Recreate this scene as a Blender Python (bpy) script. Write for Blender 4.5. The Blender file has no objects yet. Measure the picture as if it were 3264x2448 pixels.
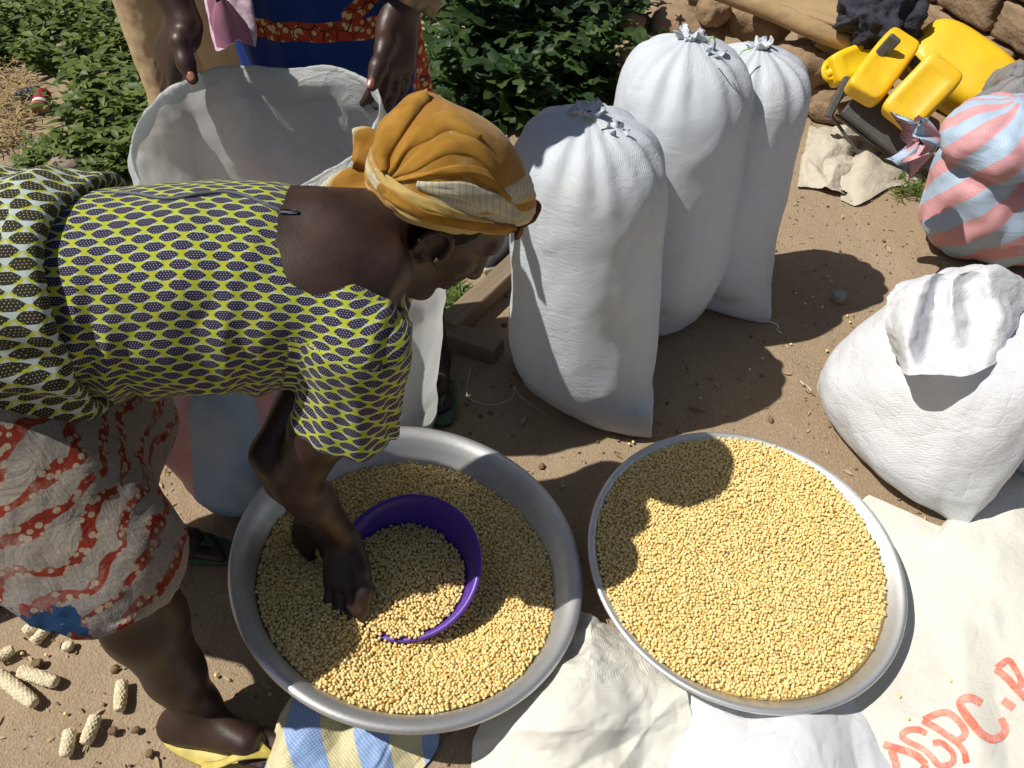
import bpy, math, random
import numpy as np
from mathutils import Vector, Matrix, noise

# ------------------------------------------------------------------ camera, sky, sun, exposure
SC = bpy.context.scene
COL = SC.collection
PITCH, CAMH, FPX = 46.0, 1.65, 2552.0
cam = bpy.data.cameras.new("camera"); camo = bpy.data.objects.new("camera", cam); COL.objects.link(camo)
cam.sensor_width = 36; cam.lens = 36 * FPX / 3264; cam.clip_end = 300; cam.clip_start = 0.02
camo.location = (0, 0, CAMH); camo.rotation_euler = (math.radians(90 - PITCH), 0, 0)
SC.camera = camo

SUNV = Vector((-0.635, -0.04, 1.0)).normalized()          # towards the sun
sun_el = math.asin(SUNV.z); sun_az = math.atan2(SUNV.x, SUNV.y)
W = bpy.data.worlds.new("World"); SC.world = W; W.use_nodes = True
wn = W.node_tree.nodes; wl = W.node_tree.links
sky = wn.new("ShaderNodeTexSky"); sky.sky_type = 'NISHITA'; sky.sun_disc = False
sky.sun_elevation = sun_el; sky.sun_rotation = sun_az
sky.air_density = 1.0; sky.dust_density = 1.6; sky.ozone_density = 1.0
bg = wn["Background"]; bg.inputs[1].default_value = 0.051
wl.new(sky.outputs[0], bg.inputs[0])
sun = bpy.data.lights.new("sun", 'SUN'); suno = bpy.data.objects.new("sun", sun); COL.objects.link(suno)
sun.energy = 5.0; sun.angle = math.radians(0.55); sun.color = (1.0, 0.955, 0.88)
suno.rotation_euler = SUNV.to_track_quat('Z', 'Y').to_euler(); suno.location = (0, 0, 6)
SC.view_settings.view_transform = 'Standard'; SC.view_settings.look = 'None'
SC.view_settings.exposure = 0.0; SC.view_settings.gamma = 1.0

# ------------------------------------------------------------------ helpers
_p = math.radians(PITCH); _fw = np.array([0, math.cos(_p), -math.sin(_p)]); _up = np.array([0, math.sin(_p), math.cos(_p)])
def spot(x, y, z=0.0):
    """world point at height z on the camera ray through an image pixel"""
    d = _fw * FPX + np.array([1., 0, 0]) * (x - 1632) - _up * (y - 1224)  # camera ray through the image pixel; things are placed along it
    return np.array([0, 0, CAMH]) + d * ((z - CAMH) / d[2])

rng = np.random.default_rng(7)
BASE = {}
def _link(o, parent):
    COL.objects.link(o)
    if parent is not None: o.parent = parent
    return o
def tag(o, label=None, cat=None, group=None, kind=None):
    if label: o["label"] = label
    if cat: o["category"] = cat
    if group: o["group"] = group
    if kind: o["kind"] = kind
    return o
def thing(name, label, cat, loc=(0, 0, 0), rotz=0.0, group=None):
    o = bpy.data.objects.new(name, None); COL.objects.link(o)
    o.empty_display_size = 0.05
    o.location = loc; o.rotation_euler = (0, 0, rotz)
    tag(o, label, cat, group); BASE[o.name] = np.array(loc, float)
    return o
def mesh_data(name, V, F, mat=None, uv=None, smooth=True, mats=None, attr=None):
    me = bpy.data.meshes.new(name)
    V = np.ascontiguousarray(V, dtype=np.float32)
    if isinstance(F, np.ndarray) and F.ndim == 2:
        n, k = F.shape
        me.vertices.add(len(V)); me.vertices.foreach_set("co", V.ravel())
        me.loops.add(n * k); me.loops.foreach_set("vertex_index", F.ravel().astype(np.int32))
        me.polygons.add(n)
        me.polygons.foreach_set("loop_start", np.arange(0, n * k, k, dtype=np.int32))
        me.polygons.foreach_set("loop_total", np.full(n, k, dtype=np.int32))
        me.update(calc_edges=True)
    else:
        me.from_pydata([tuple(v) for v in V], [], [tuple(int(i) for i in f) for f in F])
    if uv is not None:
        ul = me.uv_layers.new(name="UVMap")
        li = np.empty(len(me.loops), np.int32); me.loops.foreach_get("vertex_index", li)
        u = np.asarray(uv, np.float32)
        if len(u) == len(V): u = u[li]
        ul.data.foreach_set("uv", u.ravel())
    if attr is not None:
        for k_, a in attr.items():
            at = me.attributes.new(k_, 'FLOAT', 'POINT'); at.data.foreach_set("value", np.asarray(a, np.float32))
    if smooth: me.polygons.foreach_set("use_smooth", np.ones(len(me.polygons), bool))
    if mat: me.materials.append(mat)
    me.validate(); me.update()
    return me
def mk(name, V, F, mat, parent=None, world=True, uv=None, smooth=True, origin=None, attr=None):
    """one mesh object.  world=True: V in world space, moved into the root's (unrotated) frame"""
    V = np.array(V, float)
    o_loc = None
    if parent is not None and world:
        r = parent
        while r.parent is not None: r = r.parent
        V = V - BASE[r.name]
    elif parent is None and world:
        o_loc = np.array(origin, float) if origin is not None else np.array([(V[:, 0].min() + V[:, 0].max()) / 2, (V[:, 1].min() + V[:, 1].max()) / 2, V[:, 2].min()])
        V = V - o_loc
    o = bpy.data.objects.new(name, mesh_data(name, V, F, mat, uv, smooth, attr=attr))
    _link(o, parent)
    if o_loc is not None: o.location = o_loc; BASE[o.name] = o_loc
    return o
def grid_faces(nr, nc, closed):
    i = np.arange(nr - 1)[:, None]; j = np.arange(nc if closed else nc - 1)[None, :]
    j2 = (j + 1) % nc
    a = i * nc + j; b = i * nc + j2; c = (i + 1) * nc + j2; d = (i + 1) * nc + j
    return np.stack([a, b, c, d], -1).reshape(-1, 4)
def loft(P, closed=True, caps=(False, False), uvscale=None):
    """P[nr,nc,3] -> V,F,UV(per loop)"""
    nr, nc, _ = P.shape
    V = P.reshape(-1, 3); F = grid_faces(nr, nc, closed)
    if uvscale is not None:
        U = uvscale.reshape(nr, nc + 1 if closed else nc, 2)
        i = np.arange(nr - 1)[:, None]; j = np.arange(nc if closed else nc - 1)[None, :]
        i, j = np.broadcast_arrays(i, j)
        uv = np.stack([U[i, j], U[i, j + 1], U[i + 1, j + 1], U[i + 1, j]], 2).reshape(-1, 2)
    else: uv = None
    if caps[0] or caps[1]:
        F = [tuple(f) for f in F]
        if caps[0]: F.append(tuple(range(nc))[::-1])
        if caps[1]: F.append(tuple(range((nr - 1) * nc, nr * nc)))
        uv = None
    return V, F, uv
def catmull(pts, n=8):
    P = np.asarray(pts, float); Q = np.vstack([2 * P[0] - P[1], P, 2 * P[-1] - P[-2]]); out = []
    for i in range(1, len(Q) - 2):
        for t in np.linspace(0, 1, n, endpoint=False):
            a, b, c, d = Q[i - 1:i + 3]
            out.append(.5 * ((2 * b) + (c - a) * t + (2 * a - 5 * b + 4 * c - d) * t * t + (3 * b - a - 3 * c + d) * t ** 3))
    out.append(P[-1]); return np.array(out)
def frames(P):
    T = np.gradient(P, axis=0); T /= np.linalg.norm(T, axis=1)[:, None] + 1e-9
    N = np.zeros_like(T); ref = np.array([0, 0, 1.]) if abs(T[0][2]) < .9 else np.array([1., 0, 0])
    n = np.cross(T[0], ref); n /= np.linalg.norm(n); N[0] = n
    for i in range(1, len(P)):
        n = N[i - 1] - T[i] * (N[i - 1] @ T[i]); N[i] = n / (np.linalg.norm(n) + 1e-9)
    return T, N, np.cross(T, N)
def tube(pts, r, n=8, smooth_n=6, caps=True):
    P = catmull(pts, smooth_n) if smooth_n else np.asarray(pts, float)
    R = np.interp(np.linspace(0, 1, len(P)), np.linspace(0, 1, len(np.atleast_1d(r))), np.atleast_1d(r)) if np.ndim(r) else np.full(len(P), r)
    T, N, B = frames(P); th = np.linspace(0, 2 * math.pi, n, endpoint=False)
    Q = P[:, None] + R[:, None, None] * (np.cos(th)[None, :, None] * N[:, None] + np.sin(th)[None, :, None] * B[:, None])
    V, F, _ = loft(Q); F = [tuple(f) for f in F]
    if caps: F.append(tuple(range(n))[::-1]); F.append(tuple(range(len(V) - n, len(V))))
    return V, F
def join(parts):
    Vs, Fs, o = [], [], 0
    for V, F in parts:
        Vs.append(np.asarray(V, float)); Fs += [tuple(int(i) + o for i in f) for f in F]; o += len(V)
    return np.vstack(Vs), Fs
def box(c, s, R=None, bevel=0.0):
    x, y, z = np.array(s) / 2.0
    if bevel <= 0:
        V = np.array([(i, j, k) for i in (-x, x) for j in (-y, y) for k in (-z, z)])
        F = [(0, 1, 3, 2), (4, 6, 7, 5), (0, 4, 5, 1), (2, 3, 7, 6), (0, 2, 6, 4), (1, 5, 7, 3)]
    else:
        b = bevel; V = []; F = []; idx = {}
        for i in (-1, 1):
            for j in (-1, 1):
                for k in (-1, 1):
                    for ax in range(3):
                        p = np.array([i * (x - b), j * (y - b), k * (z - b)])
                        p[ax] = (i, j, k)[ax] * (x, y, z)[ax]; idx[(i, j, k, ax)] = len(V); V.append(p)
        for ax in range(3):
            o1, o2 = (ax + 1) % 3, (ax + 2) % 3
            for sg in (-1, 1):
                q = []
                for (u, v) in ((-1, -1), (1, -1), (1, 1), (-1, 1)):
                    k = [0, 0, 0]; k[ax] = sg; k[o1] = u; k[o2] = v; q.append(idx[(k[0], k[1], k[2], ax)])
                F.append(tuple(q) if sg > 0 else tuple(q[::-1]))
            for u in (-1, 1):
                for v in (-1, 1):
                    k1 = [0, 0, 0]; k1[o1] = u; k1[o2] = v; k1[ax] = -1; k2 = list(k1); k2[ax] = 1
                    q = (idx[(*k1, o1)], idx[(*k2, o1)], idx[(*k2, o2)], idx[(*k1, o2)])
                    F.append(q if u * v > 0 else q[::-1])
        for i in (-1, 1):
            for j in (-1, 1):
                for k in (-1, 1):
                    q = (idx[(i, j, k, 0)], idx[(i, j, k, 1)], idx[(i, j, k, 2)])
                    F.append(q if i * j * k > 0 else q[::-1])
        V = np.array(V)
    if R is not None: V = V @ np.asarray(R).T
    return V + np.array(c), F
def rotm(ax, ang): return np.array(Matrix.Rotation(ang, 3, ax))
def basis(x=None, z=None):
    """rotation with columns = local axes; given x axis dir and approximate z"""
    x = np.array(x, float); x /= np.linalg.norm(x); z = np.array(z, float)
    y = np.cross(z, x); y /= np.linalg.norm(y); z = np.cross(x, y)
    return np.stack([x, y, z], 1)
def fbm(V, scale, seed=0.0, octaves=3, rough=.5):
    out = np.empty(len(V)); s = seed * 17.31
    for i, v in enumerate(V):
        out[i] = noise.fractal(Vector((v[0] * scale + s, v[1] * scale - s, v[2] * scale + s * .5)), 1.0 - rough + .5, 2.0, octaves)
    return out
def ridged(V, scale, seed=0.0, octaves=3):
    out = np.empty(len(V)); s = seed * 13.7
    for i, v in enumerate(V):
        out[i] = noise.ridged_multi_fractal(Vector((v[0] * scale + s, v[1] * scale - s, v[2] * scale + s * .5)), .9, 2.1, octaves, .9, 1.8)
    return out
def crumple(V, scale, seed=0, n=7):
    """sharp intersecting creases, about -0.5..0.5"""
    r = np.random.default_rng(seed + 100); out = np.zeros(len(V)); tot = 0
    w = np.column_stack([fbm(V, scale * .35, seed + k, 2) for k in range(3)]) * .55 / scale
    for k in range(n):
        d = r.normal(size=3); d /= np.linalg.norm(d); f = scale * r.uniform(.5, 1.5); ph = ((V + w * r.uniform(.6, 1.6)) @ d) * f + r.uniform(0, 9); a = 1 / f; out += a * (np.abs((ph % 2) - 1) - .5); tot += a
    r2 = np.random.default_rng(seed + 7); mx = np.full(len(V), -9.)
    for k in range(3):
        d = r2.normal(size=3); d /= np.linalg.norm(d); ph = ((V + w * 1.2) @ d) * scale * r2.uniform(.45, .8) + r2.uniform(0, 9); mx = np.maximum(mx, 1 - 2 * np.abs((ph % 2) - 1))
    return out / tot * 1.0 + .62 * (mx - .35)
def vnormals(V, F):
    F = np.asarray(F); a, b, c, d = V[F[:, 0]], V[F[:, 1]], V[F[:, 2]], V[F[:, 3]]
    n = np.cross(c - a, d - b); N = np.zeros_like(V)
    for k in range(4): np.add.at(N, F[:, k], n)
    return N / (np.linalg.norm(N, axis=1)[:, None] + 1e-12)

# ---- implicit bodies: smooth unions of tapered limbs, meshed by surface nets
class Body:
    def __init__(s, lo, hi, h):
        s.lo = np.array(lo, float); s.h = h
        n = np.ceil((np.array(hi) - s.lo) / h).astype(int) + 1
        s.F = np.full(n, 0.5, np.float32)
    def _sl(s, mn, mx):
        a = np.maximum(np.floor((np.array(mn) - s.lo) / s.h).astype(int), 0)
        b = np.minimum(np.ceil((np.array(mx) - s.lo) / s.h).astype(int) + 1, s.F.shape)
        if np.any(b <= a): return None
        sl = tuple(slice(i, j) for i, j in zip(a, b))
        ax = [(s.lo[k] + s.h * np.arange(a[k], b[k])).astype(np.float32) for k in range(3)]
        return sl, ax[0][:, None, None], ax[1][None, :, None], ax[2][None, None, :]
    def put(s, fn, mn, mx, k=.02, op='add'):
        q = s._sl(np.array(mn) - k - 2 * s.h, np.array(mx) + k + 2 * s.h)
        if q is None: return
        sl, X, Y, Z = q; d = fn(X, Y, Z); f = s.F[sl]
        if op == 'add':
            hh = np.maximum(k - np.abs(f - d), 0) / max(k, 1e-6); s.F[sl] = np.minimum(f, d) - hh * hh * k * .25
        elif op == 'sub':
            d = -d; hh = np.maximum(k - np.abs(f - d), 0) / max(k, 1e-6); s.F[sl] = np.maximum(f, d) + hh * hh * k * .25
        else:
            hh = np.maximum(k - np.abs(f - d), 0) / max(k, 1e-6); s.F[sl] = np.maximum(f, d) + hh * hh * k * .25
    def cone(s, a, b, ra, rb, k=.02, op='add'):
        a = np.array(a, float); b = np.array(b, float); ba = b - a; L = ba @ ba + 1e-12; R = max(ra, rb)
        def fn(X, Y, Z):
            px, py, pz = X - a[0], Y - a[1], Z - a[2]
            t = np.clip((px * ba[0] + py * ba[1] + pz * ba[2]) / L, 0, 1)
            return np.sqrt((px - ba[0] * t) ** 2 + (py - ba[1] * t) ** 2 + (pz - ba[2] * t) ** 2) - (ra + (rb - ra) * t)
        s.put(fn, np.minimum(a, b) - R, np.maximum(a, b) + R, k, op)
    def chain(s, pts, rs, k=.02):
        for i in range(len(pts) - 1): s.cone(pts[i], pts[i + 1], rs[i], rs[i + 1], k)
    def ell(s, c, r, R=None, k=.02, op='add'):
        c = np.array(c, float); r = np.array(r, float); R = np.eye(3) if R is None else np.asarray(R)
        def fn(X, Y, Z):
            p = [X - c[0], Y - c[1], Z - c[2]]
            l = [p[0] * R[0, i] + p[1] * R[1, i] + p[2] * R[2, i] for i in range(3)]
            k0 = np.sqrt(sum((l[i] / r[i]) ** 2 for i in range(3))); k1 = np.sqrt(sum((l[i] / r[i] ** 2) ** 2 for i in range(3))) + 1e-9
            return k0 * (k0 - 1) / k1
        s.put(fn, c - r.max(), c + r.max(), k, op)
    def mesh(s, smooth=1):
        F = s.F; S = F < 0; n = np.array(F.shape); C = n - 1
        cnt = np.zeros(C, np.int8)
        for dx in (0, 1):
            for dy in (0, 1):
                for dz in (0, 1): cnt += S[dx:dx + C[0], dy:dy + C[1], dz:dz + C[2]]
        act = np.argwhere((cnt > 0) & (cnt < 8))
        idx = np.full(C, -1, np.int32); idx[tuple(act.T)] = np.arange(len(act))
        acc = np.zeros((len(act), 3)); num = np.zeros(len(act))
        cor = [np.array(((i >> 2) & 1, (i >> 1) & 1, i & 1)) for i in range(8)]
        val = [F[tuple((act + c).T)] for c in cor]
        for i in range(8):
            for j in range(i + 1, 8):
                if np.abs(cor[i] - cor[j]).sum() != 1: continue
                m = (val[i] < 0) != (val[j] < 0)
                t = val[i][m] / (val[i][m] - val[j][m])
                acc[m] += cor[i] + t[:, None] * (cor[j] - cor[i]); num[m] += 1
        V = s.lo + s.h * (act + acc / num[:, None])
        Q = []
        for ax in range(3):
            o1, o2 = (ax + 1) % 3, (ax + 2) % 3
            sa = [slice(1, -1)] * 3; sa[ax] = slice(0, -1); sb = list(sa); sb[ax] = slice(1, None)
            A = S[tuple(sa)]; B = S[tuple(sb)]
            e = np.argwhere(A != B)
            if not len(e): continue
            inside = A[tuple(e.T)]
            b0 = e.copy(); b0[:, o1] += 1; b0[:, o2] += 1
            def cell(d1, d2):
                q = b0.copy(); q[:, o1] += d1; q[:, o2] += d2; return idx[tuple(q.T)]
            q = np.stack([cell(-1, -1), cell(0, -1), cell(0, 0), cell(-1, 0)], 1)
            q[~inside] = q[~inside][:, ::-1]; Q.append(q)
        Q = np.vstack(Q)
        for _ in range(smooth):
            A_ = np.zeros_like(V); N_ = np.zeros(len(V))
            for k in range(4):
                np.add.at(A_, Q[:, k], V[Q[:, (k + 1) % 4]]); np.add.at(A_, Q[:, (k + 1) % 4], V[Q[:, k]])
                np.add.at(N_, Q[:, k], 1); np.add.at(N_, Q[:, (k + 1) % 4], 1)
            V = V * .5 + .5 * A_ / N_[:, None]
        return V, Q

# ------------------------------------------------------------------ material helper
class M:
    def __init__(s, name):
        s.m = bpy.data.materials.new(name); s.m.use_nodes = True; s.nt = s.m.node_tree
        s.b = s.nt.nodes["Principled BSDF"]; s.tc = None
    def set(s, **kw):
        for k, v in kw.items():
            k = {'rough': 'Roughness', 'color': 'Base Color', 'metal': 'Metallic', 'spec': 'Specular IOR Level', 'normal': 'Normal', 'sheen': 'Sheen Weight', 'coat': 'Coat Weight', 'trans': 'Transmission Weight', 'sss': 'Subsurface Weight'}.get(k, k)
            s.inp(s.b.inputs[k], v)
        return s
    def inp(s, sock, v):
        if isinstance(v, bpy.types.NodeSocket): s.nt.links.new(v, sock)
        elif isinstance(v, (tuple, list)) and len(v) == 3 and sock.type == 'RGBA': sock.default_value = (*v, 1)
        else: sock.default_value = v
    def n(s, t, ins=None, **props):
        nd = s.nt.nodes.new("ShaderNode" + t)
        for k, v in props.items(): setattr(nd, k, v)
        if ins:
            for k, v in ins.items(): s.inp(nd.inputs[k], v)
        return nd
    def co(s, kind='Object'):
        if s.tc is None: s.tc = s.n('TexCoord')
        return s.tc.outputs[kind]
    def map(s, vec, scale=(1, 1, 1), rot=(0, 0, 0), loc=(0, 0, 0)):
        return s.n('Mapping', {'Vector': vec, 'Scale': scale, 'Rotation': rot, 'Location': loc}).outputs[0]
    def ma(s, op, a, b=None, c=None, clamp=False):
        nd = s.n('Math', operation=op, use_clamp=clamp); s.inp(nd.inputs[0], a)
        if b is not None: s.inp(nd.inputs[1], b)
        if c is not None: s.inp(nd.inputs[2], c)
        return nd.outputs[0]
    def noise(s, vec, scale, detail=3, rough=.55, dist=0.0, out=0):
        return s.n('TexNoise', {'Vector': vec, 'Scale': scale, 'Detail': detail, 'Roughness': rough, 'Distortion': dist}).outputs[out]
    def voro(s, vec, scale, feature='F1', out='Distance', rnd=1.0):
        return s.n('TexVoronoi', {'Vector': vec, 'Scale': scale, 'Randomness': rnd}, feature=feature).outputs[out]
    def mix(s, f, a, b, bt='MIX'):
        nd = s.n('Mix', data_type='RGBA', blend_type=bt)
        s.inp(nd.inputs[0], f); s.inp(nd.inputs[6], a); s.inp(nd.inputs[7], b); return nd.outputs[2]
    def ramp(s, f, stops, interp='LINEAR'):
        nd = s.n('ValToRGB'); s.inp(nd.inputs[0], f); cr = nd.color_ramp; cr.interpolation = interp
        while len(cr.elements) < len(stops): cr.elements.new(.5)
        for e, (p, c) in zip(cr.elements, stops):
            e.position = p; e.color = (c, c, c, 1) if isinstance(c, (int, float)) else (*c, 1)
        return nd.outputs[0]
    def step(s, f, lo, hi): return s.n('MapRange', {0: f, 1: lo, 2: hi, 3: 0.0, 4: 1.0}).outputs[0]
    def bump(s, h, strength=.3, dist=.002, normal=None):
        d = {'Height': h, 'Strength': strength, 'Distance': dist}
        if normal is not None: d['Normal'] = normal
        return s.n('Bump', d).outputs[0]
    def xyz(s, v): nd = s.n('SeparateXYZ', {0: v}); return nd.outputs
    def attr(s, name): return s.n('Attribute', attribute_name=name).outputs[2]
    def translucent(s, amount, color):
        tr = s.n('BsdfTranslucent', {'Color': color}); mx = s.n('MixShader', {0: amount})
        s.nt.links.new(s.b.outputs[0], mx.inputs[1]); s.nt.links.new(tr.outputs[0], mx.inputs[2])
        out = s.nt.nodes["Material Output"]; s.nt.links.new(mx.outputs[0], out.inputs[0]); return s

def plain(name, col, rough=.6, var=.15, scale=30, bump=.2, bd=.002, metal=0, spec=.5, coord='Object'):
    m = M(name); v = m.co(coord); n1 = m.noise(v, scale, 4, .6)
    dark = tuple(c * (1 - var) for c in col); lite = tuple(min(1, c * (1 + var)) for c in col)
    m.set(color=m.mix(m.step(n1, .3, .7), dark, lite), rough=rough, metal=metal, spec=spec)
    if bump: m.set(normal=m.bump(m.noise(v, scale * 2.7, 3), bump, bd))
    return m.m

# ------------------------------------------------------------------ materials
def mat_ground():
    m = M("packed_earth"); v = m.co('Object')
    big = m.noise(v, 1.1, 4, .6); mid = m.noise(v, 7, 5, .62, .4); fine = m.noise(v, 160, 4, .7); grit = m.voro(v, 210)
    c = m.mix(m.step(big, .35, .68), (.285, .208, .130), (.385, .297, .198))
    c = m.mix(m.step(mid, .38, .72), c, (.32, .236, .150))
    c = m.mix(m.ma('MULTIPLY', m.step(fine, .48, .74), .75), c, (.50, .395, .28))
    c = m.mix(m.ma('MULTIPLY', m.step(grit, .16, .04), .5), c, (.18, .12, .08))
    h = m.ma('ADD', m.ma('MULTIPLY', mid, .9), m.ma('ADD', m.ma('MULTIPLY', fine, .30), m.ma('MULTIPLY', grit, .12)))
    m.set(color=c, rough=.95, spec=.12, normal=m.bump(h, .95, .014)); return m.m
def mat_sack(name, col, streak=.05, weave=True, trans=.0, crink=.35, crease=.35):
    m = M(name); v = m.co('UV')
    u = m.noise(m.map(v, (55, 2.0, 1)), 1.0, 3, .6); blot = m.noise(v, 5, 4, .6)
    c = m.mix(m.ma('MULTIPLY', m.step(u, .45, .75), streak * 5), col, tuple(x * .80 for x in col))
    c = m.mix(m.ma('MULTIPLY', m.step(blot, .5, .8), .25), c, tuple(x * f for x, f in zip(col, (.86, .84, .79))))
    xy = m.xyz(v)
    wx = m.ma('SINE', m.ma('MULTIPLY', xy[0], 1250)); wy = m.ma('SINE', m.ma('MULTIPLY', xy[1], 1250))
    wv = m.ma('MULTIPLY', m.ma('MULTIPLY', wx, wy), .18)
    cr = m.noise(m.map(v, (40, 150, 1)), 1.0, 4, .65, .6)
    cr2 = m.noise(v, 24, 4, .6, .8)
    wrp = m.n('VectorMath', {0: v, 1: m.n('VectorMath', {0: m.noise(v, 9, 2, out=1), 1: (.06, .06, .06)}, operation='MULTIPLY').outputs[0]}, operation='ADD').outputs[0]
    e1 = m.ma('MINIMUM', m.voro(wrp, 14, 'DISTANCE_TO_EDGE'), .12); e2 = m.ma('MINIMUM', m.voro(wrp, 38, 'DISTANCE_TO_EDGE'), .10)
    h = m.ma('ADD', m.ma('ADD', wv, cr), m.ma('ADD', m.ma('MULTIPLY', cr2, 1.0), m.ma('ADD', m.ma('MULTIPLY', e1, 6.0 * crease), m.ma('MULTIPLY', e2, 4.0 * crease))))
    dirt = m.noise(v, 2.3, 5, .7); c = m.mix(m.ma('MULTIPLY', m.step(dirt, .52, .75), .30), c, (.42, .34, .25))
    m.set(color=c, rough=.48, spec=.35, normal=m.bump(h, crink, .004))
    if trans: m.translucent(trans, tuple(min(1, x * 1.0) for x in col))
    return m.m
def mat_striped(name, cols, width, ang=0.0, rough=.5):
    m = M(name); v = m.co('UV'); r = m.map(v, (1, 1, 1), (0, 0, ang)); x = m.xyz(r)[0]
    w = m.noise(v, 6, 2); t = m.ma('FRACT', m.ma('ADD', m.ma('DIVIDE', x, width), m.ma('MULTIPLY', w, .06)))
    k = len(cols); st = [(i / k, cols[i]) for i in range(k)]
    c = m.ramp(t, st, 'CONSTANT')
    xy = m.xyz(v); wv = m.ma('MULTIPLY', m.ma('SINE', m.ma('MULTIPLY', xy[0], 900)), m.ma('SINE', m.ma('MULTIPLY', xy[1], 900)))
    c = m.mix(m.ma('MULTIPLY', m.step(wv, -.2, .6), .22), c, (.85, .84, .82))
    cr = m.noise(m.map(v, (18, 90, 1)), 1, 4, .65, .6)
    m.set(color=c, rough=rough, spec=.35, normal=m.bump(m.ma('ADD', cr, m.ma('MULTIPLY', wv, .15)), .45, .005)); return m.m
def mat_alu(name, base=.55, rough=.36):
    m = M(name); v = m.co('Object'); n1 = m.noise(v, 9, 5, .65); n2 = m.noise(m.map(v, (1, 1, 9)), 60, 3, .6); sc = m.voro(m.map(v, (1, 1, .25)), 130)
    c = m.mix(m.step(n1, .35, .75), (base, base * 1.0, base * .985), (base * .74, base * .74, base * .72))
    m.set(color=c, metal=.92, rough=m.ma('ADD', m.ma('MULTIPLY', n1, .22), rough - .08), normal=m.bump(m.ma('ADD', n2, m.ma('MULTIPLY', sc, .35)), .12, .002)); return m.m
def mat_bean():
    m = M("soybean_skin"); a = m.attr("rnd"); v = m.co('Object')
    c = m.ramp(a, [(0, (.70, .46, .12)), (.10, (.81, .59, .22)), (.45, (.86, .66, .275)), (.8, (.89, .72, .34)), (.985, (.90, .74, .38)), (.994, (.34, .19, .11))])
    m.set(color=c, rough=.42, spec=.4); return m.m
def mat_skin(name="dark_skin", k=1.0):
    m = M(name); v = m.co('Object'); n1 = m.noise(v, 14, 4, .6); n2 = m.noise(v, 240, 3, .6); n3 = m.voro(v, 380)
    c = m.mix(m.step(n1, .35, .7), (.028 * k, .0145 * k, .0105 * k), (.050 * k, .025 * k, .0175 * k))
    m.set(color=c, rough=m.ma('ADD', m.ma('MULTIPLY', n2, .28), .32), spec=.45, normal=m.bump(m.ma('ADD', n2, m.ma('MULTIPLY', n3, .6)), .16, .0012)); return m.m
def mat_blouse(name, ground_white, pu=.042, pv=.0165):
    m = M(name); xy = m.xyz(m.co('UV'))
    U = m.ma('DIVIDE', xy[0], pu); Vv = m.ma('DIVIDE', xy[1], pv)
    row = m.ma('FLOOR', Vv); U2 = m.ma('ADD', U, m.ma('MULTIPLY', m.ma('FLOORED_MODULO', row, 2.0), .5))
    x = m.ma('SUBTRACT', m.ma('FRACT', U2), .5); y = m.ma('SUBTRACT', m.ma('FRACT', Vv), .5)
    xs = m.ma('DIVIDE', m.ma('ADD', x, .03), .43); hh = m.ma('MULTIPLY', m.ma('SUBTRACT', 1.0, m.ma('MULTIPLY', xs, xs)), m.ma('SUBTRACT', .56, m.ma('MULTIPLY', x, .24)))
    frill = m.ma('MULTIPLY', m.ma('SINE', m.ma('MULTIPLY', U2, 62)), .035)
    yy = m.ma('ADD', m.ma('ABSOLUTE', m.ma('SUBTRACT', y, .02)), m.ma('MULTIPLY', frill, m.step(y, .1, -.1)))
    d = m.ma('SUBTRACT', hh, yy); dark = m.step(d, -.015, .03)
    fx = m.ma('SUBTRACT', m.ma('FRACT', m.ma('ADD', m.ma('MULTIPLY', U2, 9.0), m.ma('MULTIPLY', m.ma('FLOOR', m.ma('MULTIPLY', Vv, 4.2)), .5))), .5); fy = m.ma('SUBTRACT', m.ma('FRACT', m.ma('MULTIPLY', Vv, 4.2)), .5)
    rr = m.ma('ADD', m.ma('MULTIPLY', fx, fx), m.ma('MULTIPLY', fy, fy))
    dot = m.ma('MULTIPLY', m.step(rr, .026, .010), m.step(d, .10, .15))
    wob = m.ma('MULTIPLY', m.ma('SUBTRACT', m.noise(m.co('UV'), 240, 2), .5), .3)
    if ground_white:
        yel = m.ma('MULTIPLY', m.step(m.ma('ADD', y, wob), .0, -.06), m.step(m.ma('ADD', d, wob), -.40, -.28))
    else:
        yel = m.step(m.ma('ADD', m.ma('ADD', y, wob), m.ma('MULTIPLY', m.ma('ABSOLUTE', x), .75)), -.16, -.06)
    g = m.mix(yel, (.42, .50, .49), (.37, .41, .005))
    fade = m.noise(m.co('UV'), 9, 3); g = m.mix(m.ma('MULTIPLY', fade, .18), g, (.6, .63, .4))
    spotc = (.62, .58, .16) if ground_white else (.62, .6, .62)
    darkc = (.028, .026, .022) if ground_white else (.026, .021, .055)
    c = m.mix(dark, g, m.mix(dot, darkc, spotc))
    th = m.noise(m.co('UV'), 900, 2); fold = m.noise(m.map(m.co('UV'), (26, 7, 1)), 1, 3, .55, .4)
    m.set(color=c, rough=.85, spec=.15, sheen=.1, normal=m.bump(m.ma('ADD', m.ma('MULTIPLY', th, .08), fold), .35, .006)); return m.m
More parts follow.
